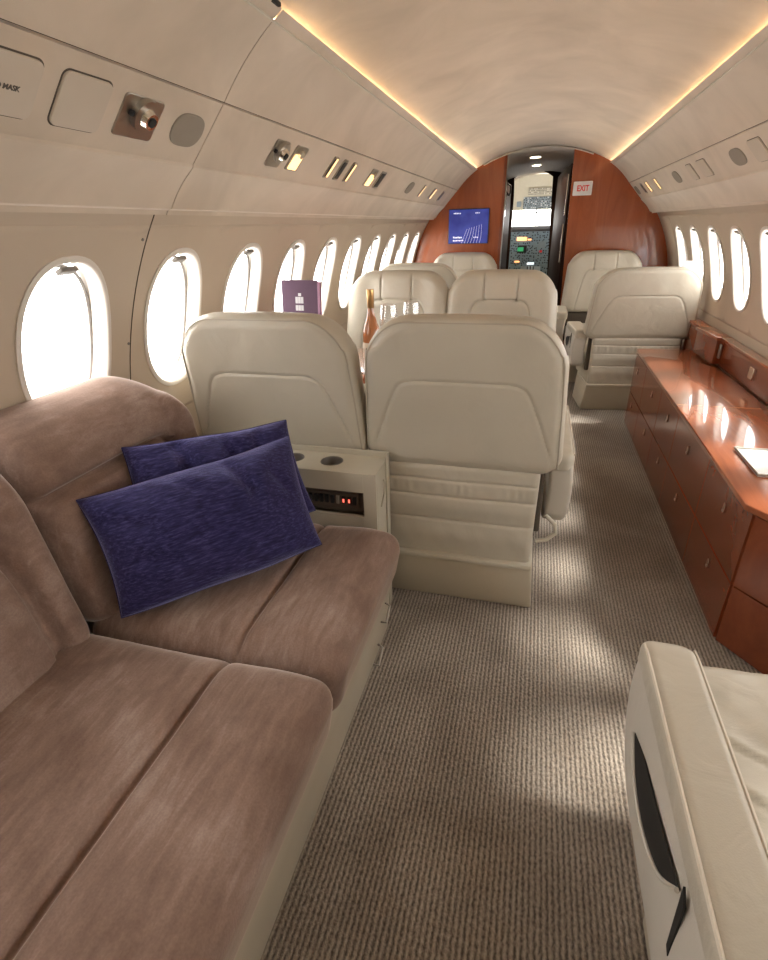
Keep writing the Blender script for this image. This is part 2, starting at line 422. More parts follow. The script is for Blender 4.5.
# ceiling: the crown of the tube
V, Fc = [], []
t0 = math.asin((1.38-CZ)/RR); nseg = 48
for i in range(nseg+1):
    t = t0+(PI-2*t0)*i/nseg
    for y in (YA, 9.1): V.append((CX+RR*math.cos(t), y, CZ+RR*math.sin(t)))
for i in range(nseg): Fc.append((2*i, 2*i+1, 2*i+3, 2*i+2))
o = from_vf('ceiling', V, Fc, 'liner', None, 50); struct(o)
if o.data.polygons[nseg//2].normal.z > 0: o.data.flip_normals()
md = o.modifiers.new('thickness', 'SOLIDIFY'); md.thickness = .012; md.offset = -1
# floor
o = B().box(-1.0+CX, 1.0+CX, YA, 9.2, -.03, 0).done('floor', 'carpet'); struct(o)
# overhead side panels
tn = [0]
def trim(prof, y0, y1, mat, side, th=.010, knife=False):
    tn[0] += 1
    pts = [(CX+side*a, z) for a, z in prof]; n = len(pts); V, Fc = [], []
    outn = []
    for i in range(n):
        a, b_ = pts[max(i-1, 0)], pts[min(i+1, n-1)]; dx, dz = b_[0]-a[0], b_[1]-a[1]; L = math.hypot(dx, dz); nx_, nz_ = dz/L, -dx/L
        if nx_*side < 0: nx_, nz_ = -nx_, -nz_
        outn.append((nx_, nz_))
    for y in (y0, y1):
        for (x, z) in pts: V.append((x, y, z))
        for k, ((x, z), (nx_, nz_)) in enumerate(zip(pts, outn)):
            t_ = .0004 if knife and k == 0 else th; V.append((x+nx_*t_, y, z+nz_*t_))
    m = 2*n
    for i in range(n-1):
        Fc += [(i, i+1, m+i+1, m+i), (n+i, n+i+1, m+n+i+1, m+n+i), (i, i+1, n+i+1, n+i), (m+i, m+i+1, m+n+i+1, m+n+i)]
    Fc += [(0, n, m+n, m), (n-1, 2*n-1, m+2*n-1, m+n-1)]
    o = from_vf('trim_%d' % tn[0], V, Fc, mat, None, 25); return struct(o)
COVE = (.5545, 1.7395); SEAM = (.728, 1.582); STRIP = (.842, 1.457); LIP = (.930, 1.358)
def arcp(a, b_, bulge, n=8):
    r = []
    for i in range(n+1):
        t = i/n; x = a[0]+(b_[0]-a[0])*t; z = a[1]+(b_[1]-a[1])*t; dx, dz = b_[0]-a[0], b_[1]-a[1]; L = math.hypot(dx, dz)
        k = bulge*4*t*(1-t); r.append((x-dz/L*k*-1*-1 if False else x+(-dz/L)*-k*-1, z+(dx/L)*k)); 
    return r
def bow(a, b_, k, n=8):
    """profile from a to b_ bowed outwards (towards the fuselage skin) by k"""
    dx, dz = b_[0]-a[0], b_[1]-a[1]; L = math.hypot(dx, dz); nx_, nz_ = -dz/L, dx/L
    if nx_ < 0: nx_, nz_ = -nx_, -nz_
    return [(a[0]+dx*i/n+nx_*k*4*(i/n)*(1-i/n), a[1]+dz*i/n+nz_*k*4*(i/n)*(1-i/n)) for i in range(n+1)]
for side in (-1, 1):
    for y0, y1 in ((YA, 1.3865), (1.3905, YB)):
        trim(bow(COVE, SEAM, .010, 12), y0, y1, 'liner', side, .004, True)
        lowp = [(SEAM[0]+.004, SEAM[1]-.004), STRIP] + [(STRIP[0]+.0015, STRIP[1]-.006)] + bow((STRIP[0]+.002, STRIP[1]-.008), LIP, .006)[1:] + [(LIP[0]+.018, LIP[1]-.004), (LIP[0]+.045, LIP[1]+.006)]
        trim(lowp, y0, y1, 'liner', side)
    # dark backing seen through the panel gaps
    trim([(.572, 1.737), (.742, 1.590)], 1.37, 1.41, 'gap', side, .001)
    trim([(SEAM[0]-.01+.02, SEAM[1]+.02+.004), (SEAM[0]+.03, SEAM[1]-.03+.02)], YA, YB, 'gap', side, .003)
    trim([(LIP[0]-.06, LIP[1]+.09), (LIP[0]+.02, LIP[1]+.014)], 1.36, 1.42, 'gap', side, .002)
# wall joint lines near the camera (thin dark tubes, the shade of the grooves put into their colour)
for side in (-1, 1):
    pts = [(circ_x(z, side, RR-.0008), 1.388-(1.35-z)*.10, z) for z in np.linspace(1.352, .40, 24)]
    tn[0] += 1; struct(B().tube(pts, .0016, 6).done('trim_%d' % tn[0], 'gap'))
# cove lights
for side in (-1, 1):
    nm = 'left' if side < 0 else 'right'
    V = []
    root = thing('cove_light', 'warm yellow light strip hidden along the %s edge of the ceiling' % nm, 'light strip', (CX+side*.581, 0, 1.731), 0)
    B().box(-.004, .004, YA+.02, YB-.02, -.010, -.006).done('light_channel', 'plastic', root)
    B().box(-.004, .004, YA+.03, YB-.03, -.006, .000).done('light_strip', 'led', root)
# small dark cable gap at the near left end of the cove
tn[0] += 1
struct(B().box(CX-.562, CX-.549, 1.335, 1.372, 1.738, 1.7465, .002).done('trim_%d' % tn[0], 'dark'))

# aft end wall (behind the camera)
V = [(CX, YA, CZ)]; n = 64
for k in range(n): V.append((CX+(RR+.005)*math.cos(2*PI*k/n), YA, max(CZ+(RR+.005)*math.sin(2*PI*k/n), -.02)))
o = from_vf('wall_rear', V, [(0, 1+k, 1+(k+1) % n) for k in range(n)], 'wallliner'); struct(o)
# forward bulkhead: cherry, with a doorway
def bulk(name, side):
    xe0, xe1 = ((-.363, -.343) if side < 0 else (.252, .209))     # doorway edge at floor / top
    pts = []
    zt = CZ+math.sqrt((RR+.008)**2-(xe1-CX)**2)
    t1 = math.atan2(zt-CZ, xe1-CX); t0_ = math.asin((0-CZ)/RR); t0_ = t0_ if side > 0 else PI-t0_
    if side < 0 and t0_ > PI: pass
    for i in range(41):
        t = t0_+(t1-t0_)*i/40; pts.append((CX+(RR+.008)*math.cos(t), YB, CZ+(RR+.008)*math.sin(t)))
    pts.append((xe1, YB, zt)); pts.append((xe0, YB, 0))
    return struct(B().prism(pts, (0, .035, 0)).done(name, 'cherry_wall', None, 30))
bulk('wall_front_left', -1); bulk('wall_front_right', 1)
# glossy edge strips of the doorway
tn[0] += 1; struct(B().prism([(-.363, YB-.006, 0), (-.386, YB-.006, 0), (-.366, YB-.006, 1.83), (-.343, YB-.006, 1.845)], (0, .05, 0), .004).done('trim_%d' % tn[0], 'cherry_dark'))
tn[0] += 1; struct(B().prism([(-.355, YB-.01, 0), (-.362, YB-.01, 0), (-.342, YB-.01, 1.843), (-.336, YB-.01, 1.845)], (0, .06, 0), .002).done('trim_%d' % tn[0], 'bronze'))

# ------------------------------------------------------------------ vestibule and cockpit beyond the doorway
YV, YC = 7.5, 8.65
def wall_quad(name, pts, mat, th=(0, 0, 0)):
    return struct(B().prism(pts, th).done(name, mat))
wall_quad('wall_vestibule_left', [(-.50, YB+.035, 0), (-.50, YV, 0), (-.50, YV, 1.9), (-.50, YB+.035, 1.9)], 'black_gloss', (-.02, 0, 0))
wall_quad('wall_vestibule_right', [(.30, YB+.035, 0), (.30, YV, 0), (.30, YV, 1.9), (.30, YB+.035, 1.9)], 'black_gloss', (.02, 0, 0))
# vestibule ceiling, a shallow arch
V, Fc = [], []
for i in range(17):
    x = -.55+.92*i/16; z = CZ+math.sqrt((RR-.003)**2-(x-CX)**2)
    for y in (YB-.012, YV+.02): V.append((x, y, z-.025*(y-YB)/2-(.004 if y > YB+1 else 0)))
for i in range(16): Fc.append((2*i, 2*i+1, 2*i+3, 2*i+2))
o = from_vf('ceiling_vestibule', V, Fc, 'vestceil'); struct(o); o.modifiers.new('t', 'SOLIDIFY').thickness = .01
# dark closet and door edges in the vestibule
def closet(name, pts, h, mat, lab, cat, extra=None):
    root = thing(name, lab, cat, (pts[0][0], pts[0][1], 0))
    o = B().prism([(x-pts[0][0], y-pts[0][1], .002) for x, y in pts], (0, 0, h), .006).done('cabinet_body', mat, root)
    return root
r_ = closet('galley_closet', [(.205, 5.60), (.29, 5.60), (.29, 7.2), (.13, 7.2), (.155, 6.4)], 1.76, 'black_gloss', 'tall dark lacquered closet just inside the doorway on the right', 'closet')
for (dy, dz) in ((.02, .95), (.02, 1.35), (.55, 1.15)):
    B().box(-.018, -.008, dy, dy+.012, dz, dz+.33, .002).done('edge_strip', 'chrome', r_)
r2 = closet('crew_partition', [(-.485, 6.3), (-.40, 6.3), (-.39, 7.3), (-.485, 7.3)], 1.70, 'black_gloss', 'narrow dark partition panel on the left of the cockpit passage', 'partition')
B().box(.086, .094, .05, .12, 1.36, 1.60, .004).done('handset_plate', 'chrome', r2)
B().tube(smooth_poly([(.088, .3, 1.68), (.118, .33, 1.66), (.123, .34, 1.60), (.105, .33, 1.57), (.088, .3, 1.60)], 5), .008).done('cable', 'black', r2)
# cockpit doorway surround with arched top
V = []
def arch_panel():
    pts = [(-.50, 0), (-.375, 0), (-.365, 1.60)]
    for i in range(9):
        t = i/8; x = -.375+.452*t; pts.append((x, 1.79+.078*math.sin(PI*t)**.8))
    pts += [(.085, 1.60), (.155, 0), (.30, 0), (.30, 1.93), (-.50, 1.93)]
    return [(x, YV, z) for x, z in pts]
struct(B().prism(arch_panel(), (0, .03, 0)).done('wall_cockpit', 'black_gloss'))
# cockpit shell
struct(B().box(-.60, .35, 8.40, 8.43, 1.455, 1.882, .002).done('ceiling_cockpit_panel', 'cockcream'))
struct(B().box(-.98, -.95, YV+.031, 9.1, 0, 1.40).done('wall_cockpit_left', 'cockcream'))
struct(B().box(.83, .86, YV+.031, 9.1, 0, 1.40).done('wall_cockpit_right', 'cockcream'))
struct(B().prism([(-.60, 8.44, 1.72), (.50, 8.44, 1.72), (.50, 8.74, 1.47), (-.60, 8.74, 1.47)], (0, .03, .03)).done('ceiling_cockpit_slope', 'cockcream'))
struct(B().box(-.95, .83, 9.0, 9.03, 0, 1.16).done('wall_cockpit_front', 'darkgrey'))
wn[0] += 1
wr = bpy.data.objects.new('window_%d' % wn[0], None); COL.objects.link(wr); wr.location = (-.06, 8.9, 1.16); struct(wr)
B().box(-.885, .885, -.02, .02, .0, .03, .006).box(-.885, .885, -.02, .02, .37, .41, .006).box(-.48, -.45, -.02, .02, .0, .37).box(.45, .48, -.02, .02, .0, .37).done('window_frame', 'darkgrey', wr).location = (0, 0, 0)
wr.children[-1].data.transform(Matrix.Translation((.0, 0, 0)))
B().box(-.885, .885, -.003, .003, .03, .37).done('window_pane', 'pane', wr)
# switch panels
def gridpanel(root, name, w, h, mat, nx_, nz_, sw='black', depth=.02, rad=.006, jitter=0, sw2='white'):
    p = B().box(-w/2, w/2, 0, depth, 0, h, .003).done(name, mat, root)
    b1, b2 = B(), B()
    for i in range(nx_):
        for j in range(nz_):
            x = -w/2+w*(i+.5)/nx_+random.uniform(-1, 1)*jitter; z = h*(j+.5)/nz_+random.uniform(-1, 1)*jitter
            (b1 if random.random() < .7 else b2).box(x-rad, x+rad, -.008, .001, z-rad, z+rad)
    b1.done('switches', sw, p)['kind'] = 'stuff'; b2.done('switch_caps', sw2, p)['kind'] = 'stuff'
    return p
root = thing('overhead_panel', 'grey overhead switch panel above the cockpit windshield', 'control panel', (-.082, 8.378, 1.468))
root.rotation_euler = (.0, 0, 0)
gridpanel(root, 'switch_panel', .385, .145, 'panelgrey', 15, 6, 'darkgrey', rad=.006, jitter=.006)
root = thing('circuit_breaker_panel', 'pale circuit breaker panel at the top of the cockpit ceiling', 'control panel', (-.062, 8.378, 1.635))
gridpanel(root, 'breaker_panel', .31, .085, 'cockcream', 18, 4, 'darkgrey', rad=.004)
B().box(-.30, -.24, .0, .02, -.14, -.07, .006).done('speaker_box', 'panelgrey', root)
root = thing('compass', 'small dark magnetic compass hanging over the windshield', 'compass', (-.09, 8.385, 1.405))
B().box(-.008, .008, .0, .02, 0, .07, .003).cyl((0, 0.01, 0.01), .016, .03).done('compass_body', 'black', root)
root = thing('instrument_panel', 'blue grey cockpit instrument panel below the windshield', 'instrument panel', (-.12, 8.60, .30))
B().prism([(-.80, .02, .93), (.80, .02, .93), (.78, -.10, .885), (-.78, -.10, .885)], (0, .02, .025), .006).done('glareshield', 'darkgrey', root)
gridpanel(root, 'main_panel', 1.5, .88, 'panelblue', 46, 26, 'darkgrey', rad=.008, jitter=.010, sw2='panelgrey')
for (x, z, w, h, mt_) in ((-.21, .76, .14, .05, 'annun'), (-.055, .765, .05, .02, 'annun'), (-.19, .60, .13, .10, 'black'), (-.19, .62, .085, .055, 'greenscr'), (-.22, .47, .07, .02, 'annun'), (-.04, .44, .10, .025, 'glow_w'), (.10, .66, .10, .09, 'panelgrey'), (.12, .60, .04, .03, 'red')):
    B().box(x, x+w, -.014-(.004 if mt_ == 'greenscr' else 0), .0, z, z+h, .002).done('display' if mt_ != 'red' else 'guarded_switch', mt_, root)
root = thing('centre_pedestal', 'grey throttle pedestal between the cockpit seats', 'pedestal', (-.10, 7.95, 0))
B().prism([(-.14, 0, .55), (.14, 0, .55), (.14, .6, .72), (-.14, .6, .72)], (0, 0, -.549), .01).done('pedestal_body', 'panelgrey', root)
b_ = B()
for x in (-.04, 0, .04): b_.box(x-.008, x+.008, .25, .29, .60, .74, .004)
b_.done('throttle_levers', 'black', root)
for k, x in enumerate((-.62, .42)):
    root = thing('pilot_seat', ('olive pilot seat on the left of the cockpit', 'olive pilot seat on the right of the cockpit')[k], 'seat', (x, 7.85, 0))
    slab('backrest', .22, .33, .06, .05, 'olive', root, rt=.12, rb=.04, re=.04, nx=16, ny=20, warp=lambda P: np.stack([P[:, 0], P[:, 2]*-1, P[:, 1]+.76], -1))
    slab('seat', .22, .22, .05, .05, 'olive', root, rt=.05, rb=.05, re=.04, nx=12, ny=12, warp=lambda P: np.stack([P[:, 0], P[:, 1]+.22, P[:, 2]+.42], -1))
    B().box(-.15, .15, .05, .38, .001, .38, .01).done('seat_base', 'darkgrey', root)
for k, y in enumerate((6.07, 6.8)):
    x = -.12; z = 1.887-.025*(y-YB)/2-.010
    root = thing('downlight', ('round ceiling downlight in the vestibule, the one nearer the cabin', 'round ceiling downlight in the vestibule, the one nearer the cockpit')[k], 'ceiling light', (x, y, z))
    B().cyl((0, 0, 0), .062, .008, seg=28).done('bezel', 'chrome', root); B().cyl((0, 0, -.005), .05, .006, seg=28).done('lens', 'downlight', root)
    ld = bpy.data.lights.new('downlight_lamp', 'SPOT'); ld.energy = 16; ld.spot_size = 2.4; ld.color = (1, .85, .65); ld.shadow_soft_size = .05
    lo = bpy.data.objects.new('downlight_lamp', ld); COL.objects.link(lo); lo.location = (x, y, z-.02)

# ------------------------------------------------------------------ wall screen and exit sign
def text_mesh(s, size, name, mat, parent, loc, rot, bold=0, align='CENTER', ext=.0006, sx=1):
    cu = bpy.data.curves.new('t', 'FONT'); cu.body = s; cu.size = size; cu.extrude = ext; cu.offset = bold; cu.align_x = align; cu.align_y = 'CENTER'
    to = bpy.data.objects.new('t', cu); COL.objects.link(to); bpy.context.view_layer.update()
    me = bpy.data.meshes.new_from_object(to.evaluated_get(bpy.context.evaluated_depsgraph_get())); bpy.data.objects.remove(to)
    me.transform(Matrix.Diagonal((sx, 1, 1, 1)))
    o = link(name, me, mat, parent); o.location = loc; o.rotation_euler = rot; return o
root = thing('cabin_display', 'blue lit information screen on the cherry bulkhead left of the doorway', 'screen', (-.66, YB-.001, 1.28))
B().box(-.188, .188, -.020, 0, -.148, .148, .006).done('bezel', 'black', root)
B().box(-.182, .182, -.0215, -.0195, -.142, .142).done('screen_panel', 'screen', root)
for (x, z, w, h) in ((-.14, .105, .07, .014), (.06, .105, .045, .014), (-.14, -.10, .085, .018), (-.14, -.125, .10, .014), (.05, -.098, .05, .012)):
    b_ = B(); n = max(3, int(w/.014))
    for i in range(n): b_.box(x+w*i/n, x+w*(i+.72)/n, -.023, -.0212, z+random.uniform(0, .2)*h, z+h*random.uniform(.7, 1))
    b_.done('display_text', 'screen_text', root)
b_ = B()
for i in range(7):
    b_.tube(smooth_poly([(-.06+.028*i, -.0222, -.142), (-.035+.026*i, -.0222, -.08), (-.01+.022*i, -.0222, -.02+.006*i)], 5), .0016, 4)
b_.done('display_graphic', 'screen_line', root)
root = thing('exit_sign', 'small white exit sign with red letters on the right bulkhead', 'sign', (.313, YB-.001, 1.553))
B().box(-.078, .078, -.012, 0, -.054, .054, .006).done('sign_plate', 'white', root)
text_mesh('EXIT', .062, 'lettering', 'red', root, (.002, -.013, -.001), (PI/2, 0, 0), .0016, sx=.78)

# ------------------------------------------------------------------ overhead service items
def psu_frame(side, y, s):
    """point and rotation on the service strip; s 0..1 from the upper seam to the strip's lower edge"""
    a = SEAM[0]+.004+(STRIP[0]-SEAM[0]-.004)*s; z = SEAM[1]-.004+(STRIP[1]-SEAM[1]+.004)*s
    dx, dz = STRIP[0]-SEAM[0], STRIP[1]-SEAM[1]; L = math.hypot(dx, dz)
    ax_s = Vector((side*dx/L, 0, dz/L))            # down the strip
    nrm = Vector((-side*abs(dz)/L, 0, -dx/L))      # into the cabin
    ax_y = Vector((0, -side, 0)); ax_s = -ax_s     # X along the cabin, Y up the strip: right-handed on both sides
    m = Matrix((( ax_y.x, ax_s.x, nrm.x, CX+side*a), (ax_y.y, ax_s.y, nrm.y, y), (ax_y.z, ax_s.z, nrm.z, z), (0, 0, 0, 1)))
    return m                                        # local: X along cabin, Y down the strip, Z into the cabin
def rrect(w, h, r, n=6):
    o = []
    for cx_, cy_, a0 in ((w/2-r, h/2-r, 0), (-w/2+r, h/2-r, PI/2), (-w/2+r, -h/2+r, PI), (w/2-r, -h/2+r, 1.5*PI)):
        for i in range(n+1): t = a0+PI/2*i/n; o.append((cx_+r*math.cos(t), cy_+r*math.sin(t)))
    return o
def psu(name, lab, cat, side, y, w, kind, h=.092, group=None):
    m = psu_frame(side, y, .5)
    root = thing(name, lab, cat, (0, 0, 0), 0, group); root.matrix_world = m
    if kind == 'door':
        B().prism([(a, b_, -.001) for a, b_ in rrect(w+.006, h+.006, .016)], (0, 0, .0016)).done('door_gap', 'gap', root)
        B().prism([(a, b_, -.001) for a, b_ in rrect(w, h, .014)], (0, 0, .006), .0015).done('door_panel', 'hatch', root)
    elif kind == 'oval':
        pts = []
        for k in range(40):
            t = 2*PI*k/40; c, q = math.cos(t), math.sin(t); e = 2/3.0; pts.append((w/2*math.copysign(abs(c)**e, c), h*.43*math.copysign(abs(q)**e, q)))
        pts = [(a-.1*a*abs(b_)/(h*.43), b_, -.001) for a, b_ in pts]
        B().prism(pts, (0, 0, .005), .0015).done('grille_cloth', 'grey', root)
    elif kind in ('vent', 'lamp', 'slot', 'lampslot'):
        B().prism([(a, b_, -.001) for a, b_ in rrect(w, h, .008)], (0, 0, .005), .001).done('plate', 'bronze', root)
        if kind == 'vent':
            B().cyl((.004, .012, .010), .034, .012, seg=28).done('nozzle_ring', 'bronze', root)
            B().cyl((.008, .010, .018), .024, .016, seg=28, r2=.017).done('nozzle', 'chrome', root)
            B().cyl((.008, .010, .0265), .010, .004, seg=20).done('nozzle_core', 'dark', root)
            B().box(-.040, -.020, .004, .016, .004, .012, .003).done('tab', 'black', root)
        elif kind == 'lamp':
            B().prism([(a, b_-.012, .0035) for a, b_ in rrect(w*.72, h*.62, .006)], (0, 0, .002)).done('lamp_lens', 'lamp', root)
            B().cyl((0, .022, .009), .014, .010, seg=20).done('swivel', 'chrome', root)
        elif kind == 'slot':
            B().prism([(a, b_, .0035) for a, b_ in rrect(w*.7, h*.8, .004)], (0, 0, .002)).done('slot_opening', 'black', root)
        else:
            B().prism([(a+w*.16, b_, .0035) for a, b_ in rrect(w*.34, h*.86, .003)], (0, 0, .002)).done('lamp_lens', 'lamp', root)
            B().prism([(a-w*.2, b_, .0035) for a, b_ in rrect(w*.25, h*.86, .003)], (0, 0, .002)).done('shade', 'black', root)
    return root
r_ = psu('oxygen_mask_door', 'beige overhead hatch marked with mask wording, nearest on the left', 'hatch', -1, .77, .205, 'door', .098)
text_mesh('FIRST AID MASK', .0118, 'lettering', 'text', r_, (.026, -.002, .0052), (0, 0, 0), .0003)
B().cyl((.02, -.038, .006), .010, .004, seg=20).done('push_button', 'plastic', r_)
psu('oxygen_mask_door', 'plain rounded beige overhead hatch beside the near air nozzle on the left', 'hatch', -1, .972, .115, 'door', .098)
psu('air_vent', 'shiny square plate with round swivel air nozzle, nearest on the left', 'air vent', -1, 1.127, .118, 'vent', .088)
psu('speaker_grille', 'large grey barrel-shaped speaker cover right of the near left nozzle', 'speaker', -1, 1.300, .118, 'oval')
psu('air_vent', 'dark metal nozzle plate above the second left window, beside a lit lamp', 'air vent', -1, 1.785, .095, 'vent', .088)
psu('reading_light', 'glowing square reading lamp above the gap of the third left window', 'reading light', -1, 1.935, .095, 'lamp', .088)
psu('reading_light', 'narrow amber light slot, left one of the three above the left tables', 'reading light', -1, 2.27, .05, 'lampslot')
psu('air_vent', 'black slot between two amber light slots on the left overhead strip', 'air vent', -1, 2.385, .055, 'slot')
psu('reading_light', 'narrow amber light slot, right one of the three above the left tables', 'reading light', -1, 2.505, .05, 'lampslot')
psu('reading_light', 'glowing amber lamp plate above the sixth left window', 'reading light', -1, 2.83, .10, 'lamp')
psu('air_vent', 'dark plate just forward of the lamp above the sixth left window', 'air vent', -1, 2.985, .09, 'slot')
psu('speaker_grille', 'small grey oval speaker cover far along the left overhead strip', 'speaker', -1, 3.70, .14, 'oval')
psu('reading_light', 'thin amber lamp slot just past the far left speaker cover', 'reading light', -1, 4.08, .06, 'lampslot')
psu('air_vent', 'dark slot second from the bulkhead on the left overhead strip', 'air vent', -1, 4.49, .10, 'lampslot')
psu('air_vent', 'grey slot nearest the bulkhead on the left overhead strip', 'air vent', -1, 4.88, .08, 'slot')
psu('speaker_grille', 'small grey oval cover nearest the bulkhead on the right', 'speaker', 1, 5.32, .13, 'oval')
psu('air_vent', 'dark slot nearest the bulkhead on the right overhead strip', 'air vent', 1, 5.02, .07, 'slot')
psu('air_vent', 'dark slot with amber edge above the far right windows', 'air vent', 1, 4.80, .10, 'lampslot')
psu('reading_light', 'amber reading lamp between the slots and speaker on the right', 'reading light', 1, 4.46, .07, 'lampslot')
psu('speaker_grille', 'mid-sized grey oval speaker cover on the right overhead strip', 'speaker', 1, 3.86, .15, 'oval')
psu('oxygen_mask_door', 'thin outlined hatch with small catch beside the mid right speaker', 'hatch', 1, 3.50, .11, 'door')
psu('oxygen_mask_door', 'plain outlined hatch farther from the bulkhead, midway along the right strip', 'hatch', 1, 3.26, .15, 'door')
psu('speaker_grille', 'largest grey oval speaker cover on the right overhead strip', 'speaker', 1, 2.76, .16, 'oval')
psu('oxygen_mask_door', 'rounded outlined hatch at the right edge of the photo', 'hatch', 1, 2.52, .13, 'door')
# screws on the left wall
for (y, z, lb) in ((1.365, 1.285, 'tiny dark screw high on the left wall near the panel joint'), (1.345, 1.0, 'tiny dark screw between the first and second left windows')):
    n_ = Vector((CX-circ_x(z, -1), 0, CZ-z)).normalized()
    q = n_.to_track_quat('Z', 'Y').to_matrix().to_4x4()
    o = B().cyl((0, 0, 0), .0042, .003, seg=14).done('screw', 'gasket'); o.matrix_world = Matrix.Translation((circ_x(z, -1)+n_.x*.001, y, z+n_.z*.001)) @ q
    tag(o, lb, 'screw')

# ------------------------------------------------------------------ cabin chair
ZB = .812; HB = .255
def chair_proto():
    root = thing('cabin_chair', '', 'chair')
    inner = smooth_poly([(-.30, -.235), (-.285, -.18), (-.245, -.055), (-.213, .025), (-.185, .052), (-.12, .060), (.12, .060), (.185, .052), (.213, .025), (.245, -.055), (.285, -.18), (.30, -.235)], 4)
    def back(a, b_, sd):
        w = groove(a, b_, inner, .006, .0042)-.0035*np.exp(-((sd-.022)/.0035)**2)
        w += .004*np.exp(-((sd-.011)/.008)**2)
        w += .0034*wob(a, b_*.35, 8, 3)*np.exp(-((b_-.13)/.10)**2) + .0022*wob(a, b_, 4, 5)
        w -= .005*np.clip((.27-np.abs(a))/.03, 0, 1)*np.clip((-b_-.20)/.06, 0, 1)
        return w
    hr1 = [(-.098, .28), (-.097, .115), (-.093, .103)]; hr2 = [(.098, .28), (.097, .115), (.093, .103)]
    hb = [(-.093, .103), (.093, .103)]
    ul = smooth_poly([(-.093, .103), (-.135, .095), (-.165, .060), (-.18, 0), (-.20, -.10), (-.215, -.25)], 5); ur = [(-x, y) for x, y in ul]
    def front(a, b_, sd):
        g = groove(a, b_, hr1, .010, .005)+groove(a, b_, hr2, .010, .005)+groove(a, b_, hb, .010, .006)+groove(a, b_, ul, .010, .006)+groove(a, b_, ur, .010, .006)
        ins = np.clip((.18-np.abs(a))/.05, 0, 1)*np.clip((.07-b_)/.05, 0, 1)
        bol = np.exp(-((np.abs(a)-.25)/.06)**2)*.015
        return g+bol+.0015*wob(a, b_, 5, 9)+.010*np.exp(-((b_-.16)/.09)**2)*np.exp(-(a/.11)**4) - .008*ins
    def warp(P):
        x, b_, c = P[:, 0].copy(), P[:, 1], P[:, 2]
        z = ZB+b_; s = 1.0-.085*(z-.62)/.44*(z > .62)
        x = x*s; z = z+.012*(np.abs(P[:, 0])/.32)**2*-1*(b_ > .15)
        # lower corners of the shell drop a little at the sides
        y = .055+c-(z-.55)*.17
        return np.stack([x, y, z], -1)
    slab('backrest', .325, HB, .085, .055, 'leather', root, S=.012, rt=.145, rb=.075, re=.045, nx=110, ny=84, front=front, back=back, warp=warp, k=8)
    # piping on the rear edge
    pts = []
    W_, H_, rt_ = .325-.014, HB-.014, .131
    for x, b_ in [(-W_, -H_+.02), (-W_, -.05)] + [(-W_+rt_-rt_*math.cos(t), H_-rt_+rt_*math.sin(t)) for t in np.linspace(0, PI/2, 12)] + [(W_-rt_+rt_*math.sin(t), H_-rt_+rt_*math.cos(t)) for t in np.linspace(0, PI/2, 12)] + [(W_, -.05), (W_, -H_+.02)]:
        pts.append((x, b_, -.044))
    Pw = warp(np.array(pts)); B().tube([tuple(p) for p in Pw], .0032, 6).done('back_piping', 'piping', root)
    # lower back panel with its elastic pocket band
    def lb(a, b_, sd):
        z = b_
        g = 0
        for zz, d in ((.135, .006), (.072, .006), (-.022, .007)):
            g = g+groove(a, b_, [(-.4, zz+.006*0), (0, zz-.006), (.4, zz)], d, .005)
        r = np.random.default_rng(4); band = np.exp(-((b_-.103)/.022)**2)
        cr = np.sin(a*150+3*np.sin(a*31))*np.sin(a*37+1)
        g = g+.0018*band*cr
        fold = np.exp(-((b_+.09)/.06)**2)
        g = g+.0045*fold*wob(a*2.2+b_*.8, b_*.3, 6, 12)+.003*wob(a, b_*2, 4, 14)
        g = g+.006*np.exp(-((b_-.03)/.03)**2)+.007*np.exp(-((b_+.09)/.04)**2)
        return g
    slab('lower_back_panel', .262, .190, .03, .030, 'leather', root, S=.010, rt=.02, rb=.02, re=.02, nx=120, ny=90, back=lb,
         warp=lambda P: np.stack([P[:, 0]*(1+.05*(P[:, 1])), .046+P[:, 2]-(P[:, 1]+.19)*.030, .383+P[:, 1]], -1))
    # skirt / pedestal
    def sk(a): return [(-.27*a, 0), (.27*a, 0)]
    V = [(-.268, .006, .205), (.268, .006, .205), (.268, .52, .205), (-.268, .52, .205), (-.285, .035, .001), (.285, .035, .001), (.285, .49, .001), (-.285, .49, .001)]
    bm = bmesh.new(); vs = [bm.verts.new(v) for v in V]
    for f in ((0, 1, 2, 3), (7, 6, 5, 4), (0, 4, 5, 1), (1, 5, 6, 2), (2, 6, 7, 3), (3, 7, 4, 0)): bm.faces.new([vs[i] for i in f])
    bmesh.ops.bevel(bm, geom=list(bm.edges), offset=.010, segments=3, affect='EDGES', profile=.5); bmesh.ops.recalc_face_normals(bm, faces=bm.faces)
    me = bpy.data.meshes.new('base'); bm.to_mesh(me); bm.free(); finish(me); base = link('base', me, 'basecream', root)
    B().box(-.268, .268, -.006, .52, .196, .216, .006, 3).done('skirt_rim', 'plastic', base)
    # seat
    def seat(a, b_, sd):
        g = 0*a
        for cr in ([(-.24, .12), (-.10, .05), (.04, .03)], [(-.235, .02), (-.12, -.05), (-.02, -.07)], [(-.23, -.07), (-.15, -.12)], [(.24, .08), (.12, .0), (.02, -.03)], [(.22, -.06), (.12, -.10)]):
            g = g+groove(a, b_, smooth_poly(cr, 5), .0055, .006)-groove(a, b_-.012, smooth_poly(cr, 5), .004, .012)
        rad = np.sin((a*14+b_*22+1.5*wob(a, b_, 3, 2)))
        g = g+.006*wob(a*.6+b_*.7, b_*.4-a*.9, 8, 21)*np.exp(-((b_-.02)/.2)**2)+.003*wob(a, b_, 11, 8)
        return g+.012*np.exp(-(a/.15)**2)
    slab('seat', .272, .325, .075, .075, 'leather', root, S=.03, rt=.05, rb=.04, re=.055, nx=70, ny=70, front=seat,
         warp=lambda P: np.stack([P[:, 0], .125+.325+P[:, 1], .395+P[:, 2]], -1))
